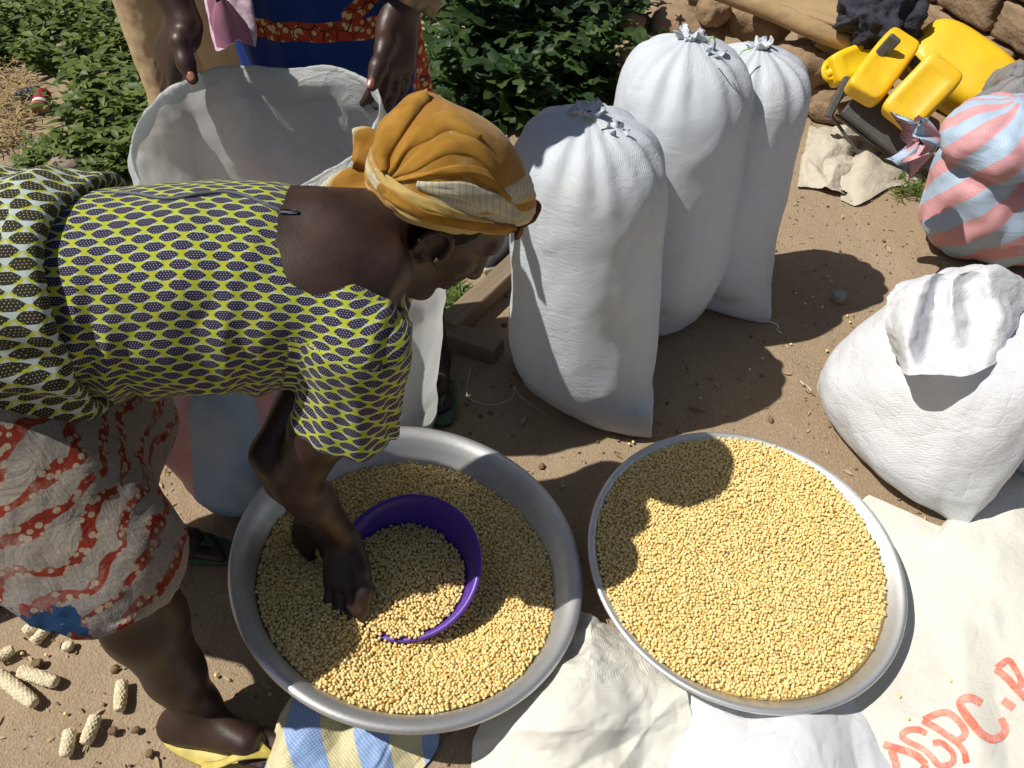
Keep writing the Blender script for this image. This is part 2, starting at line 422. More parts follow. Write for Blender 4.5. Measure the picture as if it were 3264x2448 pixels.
def mat_faded_skirt():
    m = M("faded_red_print"); v = m.co('Object'); xyz = m.xyz(v)
    wv = m.noise(v, 5.0, 3, .5); wv2 = m.noise(v, 16, 3, .5)
    ph = m.ma('ADD', m.ma('ADD', m.ma('MULTIPLY', xyz[2], 17), m.ma('MULTIPLY', xyz[0], -10)), m.ma('ADD', m.ma('MULTIPLY', wv, 4.6), m.ma('MULTIPLY', wv2, .8)))
    band = m.ma('ABSOLUTE', m.ma('SUBTRACT', m.ma('FRACT', ph), .5)); red = m.step(m.ma('ADD', band, m.ma('MULTIPLY', m.ma('SUBTRACT', wv2, .5), .25)), .215, .18)
    peb = m.voro(m.map(v, (1, 1, 1.2)), 72); pb = m.step(peb, .44, .38)
    gr = m.noise(v, 190, 3, .7); patch = m.noise(v, 4.2, 3)
    base = m.mix(m.step(patch, .4, .65), (.25, .215, .175), (.165, .16, .17))
    base = m.mix(m.ma('MULTIPLY', m.step(gr, .4, .7), .5), base, (.40, .36, .30))
    redc = m.mix(pb, (.20, .030, .016), (.33, .26, .18))
    red = m.ma('MULTIPLY', red, m.ma('SUBTRACT', 1.0, m.ma('MULTIPLY', m.step(m.noise(v, 21, 4, .65), .5, .72), .75)))
    c = m.mix(red, base, redc)
    blue = m.n('TexVoronoi', {'Vector': m.map(v, (1, 1, 1), (0, 0, 0), (.02, .0, .0)), 'Scale': 4.6, 'Randomness': 1.0}, feature='F1').outputs['Distance']
    bx = m.ma('DIVIDE', m.ma('SUBTRACT', xyz[0], -.085), .055); bz = m.ma('DIVIDE', m.ma('SUBTRACT', xyz[2], .515), .035); by = m.step(xyz[1], -.05, -.07)
    bd = m.ma('ADD', m.ma('ADD', m.ma('MULTIPLY', bx, bx), m.ma('MULTIPLY', bz, bz)), m.ma('MULTIPLY', m.ma('SUBTRACT', m.noise(v, 34, 3), .5), 4.5))
    c = m.mix(m.ma('MULTIPLY', m.step(bd, 1.0, .8), by), c, (.018, .055, .13))
    m.set(color=c, rough=.92, spec=.1, normal=m.bump(m.ma('ADD', m.noise(m.map(v, (16, 16, 5)), 1, 4, .6, .8), m.ma('MULTIPLY', gr, .08)), .55, .012)); return m.m
def mat_wax_blue():
    m = M("blue_wax_print"); v = m.co('Object'); xyz = m.xyz(v)
    z = m.ma('ADD', xyz[2], m.ma('MULTIPLY', m.noise(v, 3, 2), .02))
    peb = m.voro(v, 70); vein = m.voro(v, 26, 'DISTANCE_TO_EDGE')
    ornament = m.mix(m.step(peb, .42, .36), (.42, .05, .018), (.66, .50, .22)); ornament = m.mix(m.step(vein, .04, .02), ornament, (.05, .012, .012))
    blue = m.mix(m.noise(v, 8, 3), (.008, .03, .16), (.013, .045, .21))
    f = m.ma('ABSOLUTE', m.ma('SUBTRACT', m.ma('FRACT', m.ma('ADD', m.ma('DIVIDE', m.ma('SUBTRACT', z, 1.005), .30), .5)), .5)); band = m.step(f, .066, .062)
    dg = m.ma('ABSOLUTE', m.ma('SUBTRACT', m.ma('FRACT', m.ma('ADD', m.ma('DIVIDE', m.ma('SUBTRACT', z, m.ma('MULTIPLY', m.ma('ABSOLUTE', m.ma('ADD', xyz[0], .02)), .75)), .30), .32)), .5)); tri = m.ma('MULTIPLY', m.step(dg, .075, .07), m.step(m.ma('ABSOLUTE', m.ma('ADD', xyz[0], .02)), .085, .09))
    side = m.step(m.ma('ADD', xyz[0], m.ma('MULTIPLY', m.noise(v, 7, 2), .06)), .225, .23)
    c = m.mix(m.ma('MAXIMUM', m.ma('MAXIMUM', band, side), tri), blue, ornament)
    m.set(color=c, rough=.7, spec=.2, normal=m.bump(m.noise(v, 14, 3), .3, .01)); return m.m
def mat_scarf():
    m = M("mustard_cloth"); uv = m.co('UV'); xy = m.xyz(uv); v = m.co('Object')
    mus = m.mix(m.noise(uv, 10, 3), (.26, .122, .013), (.34, .168, .021))
    pale = m.noise(uv, 13, 4, .6, .3); c = m.mix(m.ma('MULTIPLY', m.step(pale, .52, .62), .8), mus, (.36, .235, .085))
    twig = m.noise(m.map(uv, (1, 2.2, 1)), 34, 2, .5, 2.0); c = m.mix(m.ma('MULTIPLY', m.ma('MULTIPLY', m.step(m.ma('ABSOLUTE', m.ma('SUBTRACT', twig, .5)), .02, .008), m.step(pale, .55, .62)), .6), c, (.70, .56, .28))
    # the border of the cloth: pale stripes running along the edge
    e = xy[1]; lay = m.ma('FLOOR', m.ma('DIVIDE', m.ma('ADD', e, m.ma('MULTIPLY', m.ma('ADD', xy[0], .08), .12)), .0135)); rnd = m.n('TexWhiteNoise', {'W': lay}, noise_dimensions='1D').outputs[0]
    lines = m.step(m.ma('SINE', m.ma('MULTIPLY', xy[0], 900)), .5, .8)
    strip = m.mix(m.step(rnd, .45, .5), (.36, .18, .02), (.52, .37, .13)); strip = m.mix(m.ma('MULTIPLY', m.step(rnd, .7, .75), .8), strip, (.44, .41, .28))
    grey = m.mix(m.ma('MULTIPLY', lines, .45), (.47, .44, .31), (.24, .25, .2)); inb = m.step(m.ma('SUBTRACT', e, m.ma('MULTIPLY', xy[0], .12)), .068, .064)
    cream = m.ma('MULTIPLY', m.ma('MULTIPLY', inb, m.step(m.ma('SUBTRACT', e, m.ma('MULTIPLY', xy[0], .12)), .034, .038)), m.step(xy[0], -.05, -.02))
    c = m.mix(inb, c, strip); c = m.mix(cream, c, grey)
    m.set(color=c, rough=.8, spec=.2, sheen=.15, normal=m.bump(m.ma('ADD', m.noise(uv, 900, 2), m.ma('MULTIPLY', m.noise(uv, 30, 3), 1.2)), .18, .003)); return m.m
def mat_wood(name, col, g=1.0):
    m = M(name); v = m.co('Object'); gr = m.noise(m.map(v, (3.0, 45 * g, 45 * g)), 1, 5, .65, .4); n2 = m.noise(v, 9, 3)
    c = m.mix(m.step(gr, .3, .72), tuple(x * .55 for x in col), col); c = m.mix(m.ma('MULTIPLY', n2, .35), c, tuple(x * 1.25 for x in col))
    m.set(color=c, rough=.85, spec=.2, normal=m.bump(gr, .5, .004)); return m.m
def mat_mud(name, col):
    m = M(name); v = m.co('Object'); n1 = m.noise(v, 8, 5, .65); n2 = m.noise(v, 70, 4, .7); p = m.voro(v, 45)
    c = m.mix(m.step(n1, .3, .7), tuple(x * .72 for x in col), tuple(x * 1.12 for x in col)); c = m.mix(m.ma('MULTIPLY', m.step(n2, .5, .75), .4), c, tuple(x * 1.35 for x in col))
    m.set(color=c, rough=.97, spec=.1, normal=m.bump(m.ma('ADD', m.ma('ADD', n1, m.ma('MULTIPLY', n2, .5)), m.ma('MULTIPLY', p, .3)), .8, .012)); return m.m
def mat_leaf(name, a, b, tr=.3, rough=.5):
    m = M(name); r = m.attr("rnd"); v = m.co('Object'); n1 = m.noise(v, 60, 3)
    c = m.mix(r, a, b); c = m.mix(m.ma('MULTIPLY', n1, .3), c, tuple(x * .6 for x in a))
    m.set(color=c, rough=rough, spec=.35, normal=m.bump(n1, .25, .003)); m.translucent(tr, m.mix(r, tuple(x * 1.6 for x in a), tuple(x * 1.5 for x in b))); return m.m
def mat_plastic(name, col, dirt=.6):
    m = M(name); v = m.co('Object'); n1 = m.noise(v, 6, 4, .6); n2 = m.noise(v, 55, 4, .7)
    c = m.mix(m.ma('MULTIPLY', m.step(n1, .42, .75), dirt), col, tuple(x * f for x, f in zip(col, (.8, .72, .9)))); c = m.mix(m.ma('MULTIPLY', m.step(n2, .55, .8), dirt * .8), c, (.32, .22, .12))
    m.set(color=c, rough=m.ma('ADD', m.ma('MULTIPLY', n2, .3), .28), spec=.4, normal=m.bump(m.ma('ADD', n1, m.ma('MULTIPLY', n2, .2)), .2, .006)); return m.m
def mat_cob():
    m = M("dry_cob"); v = m.co('Object'); n1 = m.noise(v, 120, 3); n2 = m.noise(v, 25, 3)
    c = m.mix(m.step(n1, .35, .7), (.56, .45, .27), (.84, .77, .58)); c = m.mix(m.ma('MULTIPLY', n2, .3), c, (.7, .62, .45))
    m.set(color=c, rough=.95, spec=.1, normal=m.bump(n1, .6, .003)); return m.m

MT = {}
MT['ground'] = mat_ground()
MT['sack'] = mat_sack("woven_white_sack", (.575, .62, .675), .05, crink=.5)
MT['sackopen'] = mat_sack("thin_white_sack", (.84, .86, .86), .03, trans=.48, crink=.85, crease=.8)
MT['sacksheet'] = mat_sack("cream_sack_sheet", (.80, .78, .70), .02, trans=.08, crink=.6, crease=.40)
MT['sackblue'] = mat_sack("bluish_white_sack", (.80, .81, .84), .02, trans=.08, crink=.5, crease=.5)
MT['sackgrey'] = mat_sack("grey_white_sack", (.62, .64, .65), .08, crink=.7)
MT['sackdirty'] = mat_sack("dirty_sack_cloth", (.62, .56, .45), .10, crink=1.0)
MT['pinkblue'] = mat_striped("pink_blue_stripes", [(.62, .28, .30), (.36, .48, .62)], .10, .6)
MT['pinkblue2'] = mat_striped("pink_blue_stripes_upright", [(.64, .31, .34), (.32, .44, .60), (.32, .44, .60)], .17, .12)
MT['blueyellow'] = mat_striped("blue_yellow_stripes", [(.20, .33, .60), (.58, .52, .28)], .105, -.5)
MT['greystripe'] = mat_sack("grey_cloth", (.24, .24, .25), .2, crink=1.0)
MT['alu'] = mat_alu("dull_aluminium", .70, .50)
MT['alu2'] = mat_alu("bright_aluminium", .80, .50)
MT['purple'] = plain("purple_plastic", (.105, .042, .34), .34, .08, 12, .04)
MT['bean'] = mat_bean()
MT['beanbed'] = plain("bean_bed", (.72, .50, .17), .9, .3, 160, .8, .004)
MT['skin'] = mat_skin()
MT['skin2'] = mat_skin("brown_skin", 1.15)
MT['nail'] = plain("finger_nail", (.32, .13, .085), .35, .1, 30, 0)
MT['hair'] = plain("short_black_hair", (.012, .010, .009), .85, .4, 300, 1.0, .003)
MT['bodice'] = mat_blouse("guinea_print_bodice", False, .038, .0150)
MT['peplum'] = mat_blouse("guinea_print_peplum", True, .048, .0195)
MT['skirt'] = mat_faded_skirt()
MT['waxblue'] = mat_wax_blue()
MT['scarf'] = mat_scarf()
def cloth_mat(name, a, b, ln=0.0):
    m = M(name); v = m.co('Object'); n1 = m.noise(v, 22, 3); c = m.mix(m.step(n1, .35, .65), a, b)
    if ln: c = m.mix(m.ma('MULTIPLY', m.step(m.ma('SINE', m.ma('MULTIPLY', m.xyz(v)[0], 620)), .55, .8), ln), c, tuple(x * .55 for x in a))
    m.set(color=c, rough=.85, spec=.15, sheen=.1, normal=m.bump(m.ma('ADD', m.noise(v, 700, 2), m.noise(m.map(v, (12, 60, 60)), 1, 3)), .3, .003)); return m.m
MT['scarfgrey'] = cloth_mat("scarf_grey_border", (.40, .38, .28), (.50, .47, .34), .45); MT['scarfcream'] = cloth_mat("scarf_cream_stripe", (.48, .35, .13), (.42, .27, .07)); MT['scarfmus'] = cloth_mat("scarf_mustard", (.27, .13, .014), (.37, .19, .028))
MT['rust'] = plain("rust_brown_cloth", (.16, .055, .025), .8, .3, 60, .3)
MT['khaki'] = plain("khaki_cotton", (.42, .31, .18), .9, .12, 18, .35, .004)
MT['brownprint'] = plain("brown_print_cotton", (.23, .18, .11), .9, .6, 38, .2)
MT['greyshirt'] = plain("grey_cotton", (.25, .27, .30), .9, .1, 20, .2)
MT['pinkcloth'] = plain("pink_printed_cloth", (.58, .42, .50), .75, .35, 34, .35, .004)
MT['maroon'] = plain("maroon_lining", (.30, .12, .19), .8, .2, 20, .2)
MT['yelrubber'] = plain("yellow_rubber", (.55, .44, .10), .55, .18, 40, .2)
MT['grnrubber'] = plain("green_rubber", (.05, .10, .05), .6, .2, 40, .1)
MT['wood'] = mat_wood("weathered_timber", (.27, .205, .135))
MT['pole'] = mat_wood("smooth_pole_wood", (.42, .29, .155), .5)
MT['mud'] = mat_mud("mud_brick", (.30, .21, .13))
MT['mortar'] = mat_mud("mud_mortar", (.16, .105, .06))
MT['yellow'] = mat_plastic("yellow_plastic", (.80, .50, .016))
MT['yellow2'] = mat_plastic("bright_yellow_plastic", (.82, .55, .012), .12)
MT['dkplastic'] = mat_plastic("dusty_black_plastic", (.085, .085, .08), .8)
MT['dkcloth'] = plain("dark_blue_cloth", (.03, .03, .045), .9, .4, 22, .6, .01)
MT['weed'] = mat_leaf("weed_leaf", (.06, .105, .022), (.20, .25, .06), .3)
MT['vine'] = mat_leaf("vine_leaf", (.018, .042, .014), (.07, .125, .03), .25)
MT['drygrass'] = mat_leaf("dry_grass", (.32, .23, .11), (.45, .34, .17), .15, .9)
MT['stem'] = plain("green_stem", (.10, .13, .04), .7, .3, 30, .2)
MT['cob'] = mat_cob()
MT['twine'] = plain("green_twine", (.30, .62, .10), .5, .15, 80, .2)
MT['whitetwine'] = plain("white_thread", (.7, .7, .66), .7, .1, 80, 0)
def mat_ink():
    m = M("faded_red_ink"); v = m.co('Object'); a = m.noise(v, 26, 4, .7); b = m.noise(v, 240, 3, .7)
    f = m.ma('ADD', m.ma('MULTIPLY', m.step(a, .40, .72), .55), m.ma('MULTIPLY', m.step(b, .5, .7), .35), clamp=True)
    m.set(color=m.mix(f, (.68, .16, .10), (.80, .66, .56)), rough=.8, spec=.2, normal=m.bump(b, .3, .003)); return m.m
MT['redprint'] = mat_ink()
MT['stone'] = mat_mud("rounded_stone", (.30, .24, .19))
MT['canred'] = plain("red_tin", (.28, .02, .02), .4, .1, 20, .1)
MT['cantan'] = plain("rusty_tin_end", (.33, .22, .09), .6, .3, 30, .3)
MT['canwhite'] = plain("white_tin_print", (.75, .72, .68), .5, .1, 20, .05)
MT['canvas'] = plain("dark_canvas", (.045, .042, .05), .9, .25, 60, .4)
MT['rubberwhite'] = plain("pale_rubber", (.5, .46, .38), .7, .15, 30, .2)
MT['zip'] = plain("zip_tape", (.10, .11, .14), .5, .3, 300, .6, .002)
MT['chaff'] = mat_leaf("chaff_bits", (.22, .15, .08), (.58, .46, .28), .1, .95)
MT['earthclod'] = mat_mud("earth_clod", (.24, .16, .095))
MT['capgrey'] = plain("grey_green_cap", (.32, .38, .34), .55, .15, 40, .2)
MT['hangdirt'] = plain("blue_black_bag", (.03, .04, .05), .4, .3, 30, .6, .01)

# ------------------------------------------------------------------ setting: the ground
def gz(x, y):
    return 0.010 * math.sin(1.7 * x + .6) * math.sin(1.3 * y) + 0.0
def build_ground():
    def ax(lo, hi, fl, fh, step):
        f = np.arange(fl, fh + step / 2, step); a = fl - np.geomspace(step, fl - lo, 16)[::-1]; b = fh + np.geomspace(step, hi - fh, 16)
        return np.concatenate([a, f, b])
    xs = ax(-90, 90, -2.4, 2.6, .022); ys = ax(-60, 130, .3, 4.6, .022)
    X, Y = np.meshgrid(xs, ys); V = np.stack([X.ravel(), Y.ravel(), np.zeros(X.size)], 1)
    near = (np.abs(V[:, 0]) < 3) & (V[:, 1] > .2) & (V[:, 1] < 4.8)
    z = np.zeros(len(V)); z[near] = .0045 * fbm(V[near], 6, 1, 4) + .0016 * fbm(V[near], 32, 2, 2)
    V[:, 2] = z - .004
    o = mk('ground', V, grid_faces(len(ys), len(xs), False), MT['ground'], origin=(0, 0, 0)); o["kind"] = "structure"
build_ground()

# ------------------------------------------------------------------ sacks
def sack_grid(prof, seed, nth=110, pleats=13, pamp=.10, lens=.7, wr=.004, lean=(0, 0), sag=None):
    """prof: list of (z, a, b); returns P[nr,nc,3] (local), UV"""
    Q = catmull(prof, 9); nr = len(Q); r = np.random.default_rng(seed)
    th = np.linspace(0, 2 * math.pi, nth, endpoint=False)
    z = Q[:, 0]; a = np.maximum(Q[:, 1], .004); b = np.maximum(Q[:, 2], .004); H = z.max()
    zt = np.clip(z / H, 0, 1)
    pl = np.clip((zt - .80) / .18, 0, 1) ** 1.3
    n1 = sum(np.cos(k * th + r.uniform(0, 6.3)) * r.uniform(.5, 1) for k in (pleats, pleats + 4, pleats - 5)) / 2.0
    n1 = np.sign(n1) * np.abs(n1) ** .75
    mod = 1 + pamp * pl[:, None] * n1[None, :]
    lf = np.clip(1 - zt / .22, 0, 1) * lens
    ct, st = np.cos(th)[None, :], np.sin(th)[None, :]
    x = a[:, None] * mod * ct
    y = b[:, None] * mod * np.sign(st) * np.abs(st) ** (1 + lf[:, None])
    zz = np.repeat(z[:, None], nth, 1)
    # bottom corners droop
    zz = zz + 0 * x
    P = np.stack([x + lean[0] * zt[:, None] ** 1.3, y + lean[1] * zt[:, None] ** 1.3, zz], -1)
    V = P.reshape(-1, 3)
    d = wr * fbm(V * np.array([1, 1, .6]), 9, seed, 3) * 1.6 + wr * 2.2 * fbm(V * np.array([1, 1, .5]), 3.2, seed + 9, 2) + wr * .9 * crumple(V * np.array([1, 1, .55]), 9, seed)
    # stretched creases near the bottom seam
    cre = np.array([noise.noise(Vector((v[0] * 5, v[1] * 5, v[2] * 55 + v[0] * 22 + seed))) for v in V])
    d += .0035 * cre * np.clip(1 - V[:, 2] / (H * .38), 0, 1)
    rad = np.stack([np.cos(np.tile(th, nr)), np.sin(np.tile(th, nr)), np.zeros(nr * nth)], 1)
    V = V + rad * d[:, None]
    P = V.reshape(nr, nth, 3)
    rr = (a.mean() + b.mean()) / 2
    U = np.stack(np.broadcast_arrays(np.linspace(0, 2 * math.pi, nth + 1)[None, :] * rr, z[:, None]), -1)
    return P, U
def xform(V, loc, rz=0.0, tilt=None, s=1.0):
    R = rotm('Z', rz)
    if tilt is not None: R = np.asarray(tilt) @ R
    return np.asarray(V) * s @ R.T + np.array(loc)
def ruffle(c, r, h, seed, n=46, up=(0, 0, 1), flare=1.6):
    """crumpled bunch of cloth above a tie"""
    prof = np.linspace(0, 1, 9); th = np.linspace(0, 2 * math.pi, n, endpoint=False); rr = np.random.default_rng(seed)
    ph = rr.uniform(0, 6, 4); P = []
    for t in prof:
        rad = r * (.55 + (flare - .55) * t ** .8)
        w = 1 + (.10 + .26 * t) * (np.cos(5 * th + ph[0]) * .5 + np.cos(9 * th + ph[1]) * .45 + np.cos(3 * th + ph[2]) * .4)
        zz = h * t + h * .35 * t * np.cos(4 * th + ph[3]) + h * .2 * t * np.cos(7 * th)
        P.append(np.stack([rad * w * np.cos(th), rad * w * np.sin(th) * .8, zz], 1))
    for t in (.8, .45, .15):
        rad = r * .9 * flare * t; w = 1 + .4 * np.cos(5 * th + ph[0])
        P.append(np.stack([rad * w * np.cos(th), rad * w * np.sin(th) * .8, np.full(n, h * (.55 + .1 * t)) + h * .2 * np.cos(4 * th + ph[3]) * t], 1))
    P = np.array(P); R = basis(np.cross([0, 1, .01], up), up); V = P.reshape(-1, 3) @ R.T + np.array(c)
    nr = len(P); uv = np.stack(np.broadcast_arrays(np.linspace(0, .3, n + 1)[None, :], np.linspace(0, .1, nr)[:, None]), -1)
    V2, F, u = loft(V.reshape(nr, n, 3), uvscale=uv); return V2, F, u
def tied_sack(label, base, phi, h, wb, r, seed, lean=(0, 0), tie_up=(0, 0, 1), twine=None, mat='sack', knot2=True, group='tied white sacks standing upright'):
    t = thing('tied_sack', label, 'sack', (base[0], base[1], 0.0), 0, group)
    prof = [(0.0, wb * .5, .075), (.025, wb * .497, .105), (.08, wb * .47, r * .74), (.17 * h, wb * .43, r * .90), (.30 * h, r * 1.10, r * .98), (.48 * h, r * 1.03, r), (.66 * h, r, r), (.79 * h, r * 1.0, r * 1.0), (.88 * h, r * .93, r * .93), (.945 * h, r * .74, r * .74), (.98 * h, r * .47, r * .47), (.995 * h, r * .25, r * .25), (1.005 * h, r * .13, r * .13)]
    P, U = sack_grid(prof, seed, lean=lean); R = rotm('Z', phi)
    P = P @ R.T + np.array([base[0], base[1], .002]); V, F, uv = loft(P, uvscale=U)
    mk('bag', V, F, MT[mat], t, uv=uv)
    lw = R @ np.array([lean[0], lean[1], 0]); top = np.array([base[0] + lw[0], base[1] + lw[1], h * .992])
    V, F, uv = ruffle(top, r * .20, .024, seed + 3, up=tie_up, flare=.95); mk('tied_neck', V, F, MT[mat], t, uv=uv)
    if knot2:
        c2 = top + np.array([.05, -.045, -.022]); V, F, uv = ruffle(c2, r * .15, .024, seed + 9, up=(.25, -.3, 1), flare=.9); mk('knot', V, F, MT[mat], t, uv=uv)
    th = np.linspace(0, 2 * math.pi, 22); ring = np.stack([top[0] + r * .2 * np.cos(th), top[1] + r * .17 * np.sin(th), top[2] + .004 + .004 * np.sin(3 * th)], 1)
    V, F = tube(ring, .0022, 6, 0); mk('twine_tie', V, F, MT['twine'], t)
    if twine is not None:
        V, F = tube(twine, .0016, 6, 6); mk('twine_tail', V, F, MT['twine'], t)
    return t, top
s1l, s1r = spot(1640, 1150), spot(2068, 1405); c1 = (s1l + s1r) / 2 + np.array([.0, .015, 0]); ph1 = math.atan2((s1r - s1l)[1], (s1r - s1l)[0])
def lean_local(w, phi):
    v = rotm('Z', -phi) @ np.array([w[0], w[1], 0]); return (v[0], v[1])
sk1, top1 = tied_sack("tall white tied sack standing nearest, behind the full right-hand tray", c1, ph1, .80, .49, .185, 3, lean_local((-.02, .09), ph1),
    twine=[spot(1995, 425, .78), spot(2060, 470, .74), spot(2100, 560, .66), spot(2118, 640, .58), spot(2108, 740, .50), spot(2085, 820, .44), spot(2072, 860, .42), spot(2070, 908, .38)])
c2 = spot(2130, 1085) + np.array([-.03, .10, 0])
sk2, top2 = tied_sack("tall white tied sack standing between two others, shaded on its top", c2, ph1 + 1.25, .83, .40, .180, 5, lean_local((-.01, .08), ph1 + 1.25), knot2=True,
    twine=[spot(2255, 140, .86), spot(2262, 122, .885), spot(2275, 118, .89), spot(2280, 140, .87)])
s3r = spot(2462, 1033); c3 = s3r + np.array([-.185, .155, 0])
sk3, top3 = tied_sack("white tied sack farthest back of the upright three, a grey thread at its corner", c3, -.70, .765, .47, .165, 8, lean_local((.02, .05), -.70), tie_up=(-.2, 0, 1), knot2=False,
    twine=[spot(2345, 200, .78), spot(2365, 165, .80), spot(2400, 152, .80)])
V, F = tube([s3r + np.array([-.01, .0, .012]), s3r + np.array([.012, -.012, .006]), s3r + np.array([.008, -.03, .003]), s3r + np.array([.018, -.045, .003])], .0022, 6); mk('loose_thread', V, F, MT['whitetwine'], sk3)

# white open-topped sack on the right (half full, folded mouth)
def folded_sack():
    L, Rr = spot(2572, 1262), spot(3036, 1725); d = Rr - L; phi = math.atan2(d[1], d[0]); c = (L + Rr) / 2 + np.array([.035, .02, 0])
    t = thing('open_sack', "half-full white sack with its mouth folded over, beside the right-hand tray", 'sack', (c[0], c[1], 0))
    wb = np.linalg.norm(d) * 1.0
    prof = [(0, wb * .5, .05), (.02, wb * .505, .09), (.07, wb * .49, .13), (.14, wb * .475, .16), (.22, wb * .455, .175), (.30, wb * .425, .18), (.37, wb * .385, .175), (.41, wb * .34, .155)]
    P, U = sack_grid(prof, 21, pleats=7, pamp=.02, wr=.006, lean=lean_local((.13, .06), phi)); Rz = rotm('Z', phi)
    P = P @ Rz.T + np.array([c[0], c[1], .012]); V, F, uv = loft(P, uvscale=U); mk('bag', V, F, MT['sackblue'], t, uv=uv)
    ring = P[-1]; m0 = ring.mean(0); rows = [ring, m0 + (ring - m0) * .9 + np.array([.0, .01, .022]), m0 + (ring - m0) * .70 + np.array([0, .02, .026]), m0 + (ring - m0) * .35 + np.array([0, .03, .01]), m0 + (ring - m0) * .03 + np.array([0, .03, .0])]
    uv = np.stack(np.broadcast_arrays(np.linspace(0, .9, len(ring) + 1)[None, :], np.linspace(.4, .7, len(rows))[:, None]), -1)
    V, F, u = loft(np.array(rows), uvscale=uv); mk('shoulder', V, F, MT['sackblue'], t, uv=u)
    def fold(rows_, nm, amp=.010, sc=13, seed=3, n=44):
        C = np.array([[spot(*p) for p in row] for row in rows_])
        A = np.array([catmull(c_, n // (C.shape[1] - 1)) for c_ in C]); A = np.array([catmull(A[:, j], n // (C.shape[0] - 1)) for j in range(A.shape[1])]).transpose(1, 0, 2)
        V, F, _ = loft(A, closed=False); N_ = vnormals(V, F); V = V + N_ * (amp * 1.2 * crumple(V, sc, seed) + amp * .3 * fbm(V, sc * 2.5, seed, 3))[:, None]
        L_ = np.zeros(A.shape[:2] + (2,)); L_[:, 1:, 0] = np.cumsum(np.linalg.norm(np.diff(A, axis=1), axis=2), 1); L_[1:, :, 1] = np.cumsum(np.linalg.norm(np.diff(A, axis=0), axis=2), 0)
        mk(nm, V, F, MT['sackblue'], t, uv=L_.reshape(-1, 2))
    # the mouth: front lip, hollow with raised side folds, rolled hem at the back
    fold([[(2840, 1120, .37), (2890, 1190, .40), (2950, 1195, .43), (3030, 1198, .43), (3110, 1188, .43), (3200, 1135, .42), (3262, 1060, .37)],
          [(2825, 1050, .42), (2892, 1090, .465), (2960, 1110, .425), (3035, 1120, .435), (3105, 1105, .44), (3195, 1040, .475), (3262, 1000, .43)],
          [(2832, 980, .44), (2908, 1000, .50), (2975, 1010, .455), (3035, 1015, .485), (3100, 1000, .47), (3180, 960, .51), (3262, 950, .46)],
          [(2845, 930, .45), (2930, 918, .525), (2990, 920, .505), (3040, 915, .53), (3095, 910, .515), (3165, 888, .545), (3262, 905, .47)],
          [(2870, 893, .44), (2960, 865, .52), (3010, 855, .54), (3060, 850, .54), (3110, 848, .545), (3180, 852, .53), (3255, 890, .45)],
          [(2885, 915, .36), (2970, 885, .41), (3020, 875, .42), (3070, 868, .42), (3120, 868, .42), (3190, 875, .41), (3255, 915, .36)]], 'mouth', .012, 15, 3, 66)
    V, F = tube([L + np.array([.008, 0, .02]), L + np.array([-.006, .012, .03]), L + np.array([-.016, .012, .036]), L + np.array([-.024, .02, .04])], .0018, 6); mk('loose_thread', V, F, MT['whitetwine'], t)
folded_sack()

def slump_sack(name, label, base, phi, prof, seed, mat, lean=(0, 0), cat='sack', pleats=9, pamp=.06, neck=None, wr=.008, group=None):
    t = thing(name, label, cat, (base[0], base[1], 0), 0, group)
    P, U = sack_grid(prof, seed, lean=lean_local(lean, phi), pleats=pleats, pamp=pamp, wr=wr); P = P @ rotm('Z', phi).T + np.array([base[0], base[1], .003])
    V, F, uv = loft(P, uvscale=U)
    if wr > .01: V = V + vnormals(V, F) * (wr * 1.6 * crumple(V, 7, seed) + wr * .5 * crumple(V, 19, seed + 2))[:, None]; V[:, 2] = np.maximum(V[:, 2], .003); P = V.reshape(P.shape)
    # close the top
    n = P.shape[1]; top = P[-1].mean(0); F = np.vstack([F, np.stack([np.arange(n) + (len(P) - 1) * n, (np.arange(n) + 1) % n + (len(P) - 1) * n, np.full(n, len(V)), np.full(n, len(V))], 1)])
    V = np.vstack([V, top]); F = [tuple(dict.fromkeys(f)) for f in F.tolist()]; uv = np.vstack([uv, np.tile(uv[-1:], (3 * n, 1))])
    mk('bag', V, F, MT[mat], t, uv=uv)
    if neck is not None:
        V, F, uv = ruffle(neck[0], neck[1], neck[2], seed + 1, up=neck[3], flare=1.9); mk('tied_neck', V, F, MT[mat], t, uv=uv)
    return t
# pink and blue striped sack at the right edge, and what stands behind it
pb = spot(3110, 800); pb = np.array([pb[0] + .05, pb[1] + .06, 0])
slump_sack('striped_sack', "plump pink and blue striped sack, its tied neck flopped to the left", pb, .3,
    [(0, .17, .11), (.02, .21, .16), (.08, .235, .19), (.17, .24, .20), (.26, .232, .19), (.31, .205, .168), (.33, .198, .16), (.36, .222, .185), (.41, .215, .18), (.45, .17, .14), (.475, .11, .10), (.492, .05, .05), (.50, .015, .015)], 31, 'pinkblue', (-.10, .0), pleats=11, pamp=.13,
    neck=(spot(2985, 450, .46), .045, .085, (-1, -.1, -.05)), wr=.015)
gb = spot(3250, 640); slump_sack('grey_bundle', "crumpled dark grey cloth bundle behind the striped sack", gb + np.array([.02, .16, 0]), .2,
    [(0, .2, .15), (.05, .24, .19), (.18, .23, .18), (.31, .19, .16), (.40, .11, .10), (.43, .02, .02)], 33, 'greystripe', (-.05, .0), cat='bundle', wr=.03)
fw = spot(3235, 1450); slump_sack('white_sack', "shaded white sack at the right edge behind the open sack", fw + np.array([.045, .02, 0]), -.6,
    [(0, .20, .10), (.03, .21, .13), (.12, .19, .15), (.25, .17, .15), (.36, .13, .12), (.42, .05, .05)], 35, 'sackgrey')
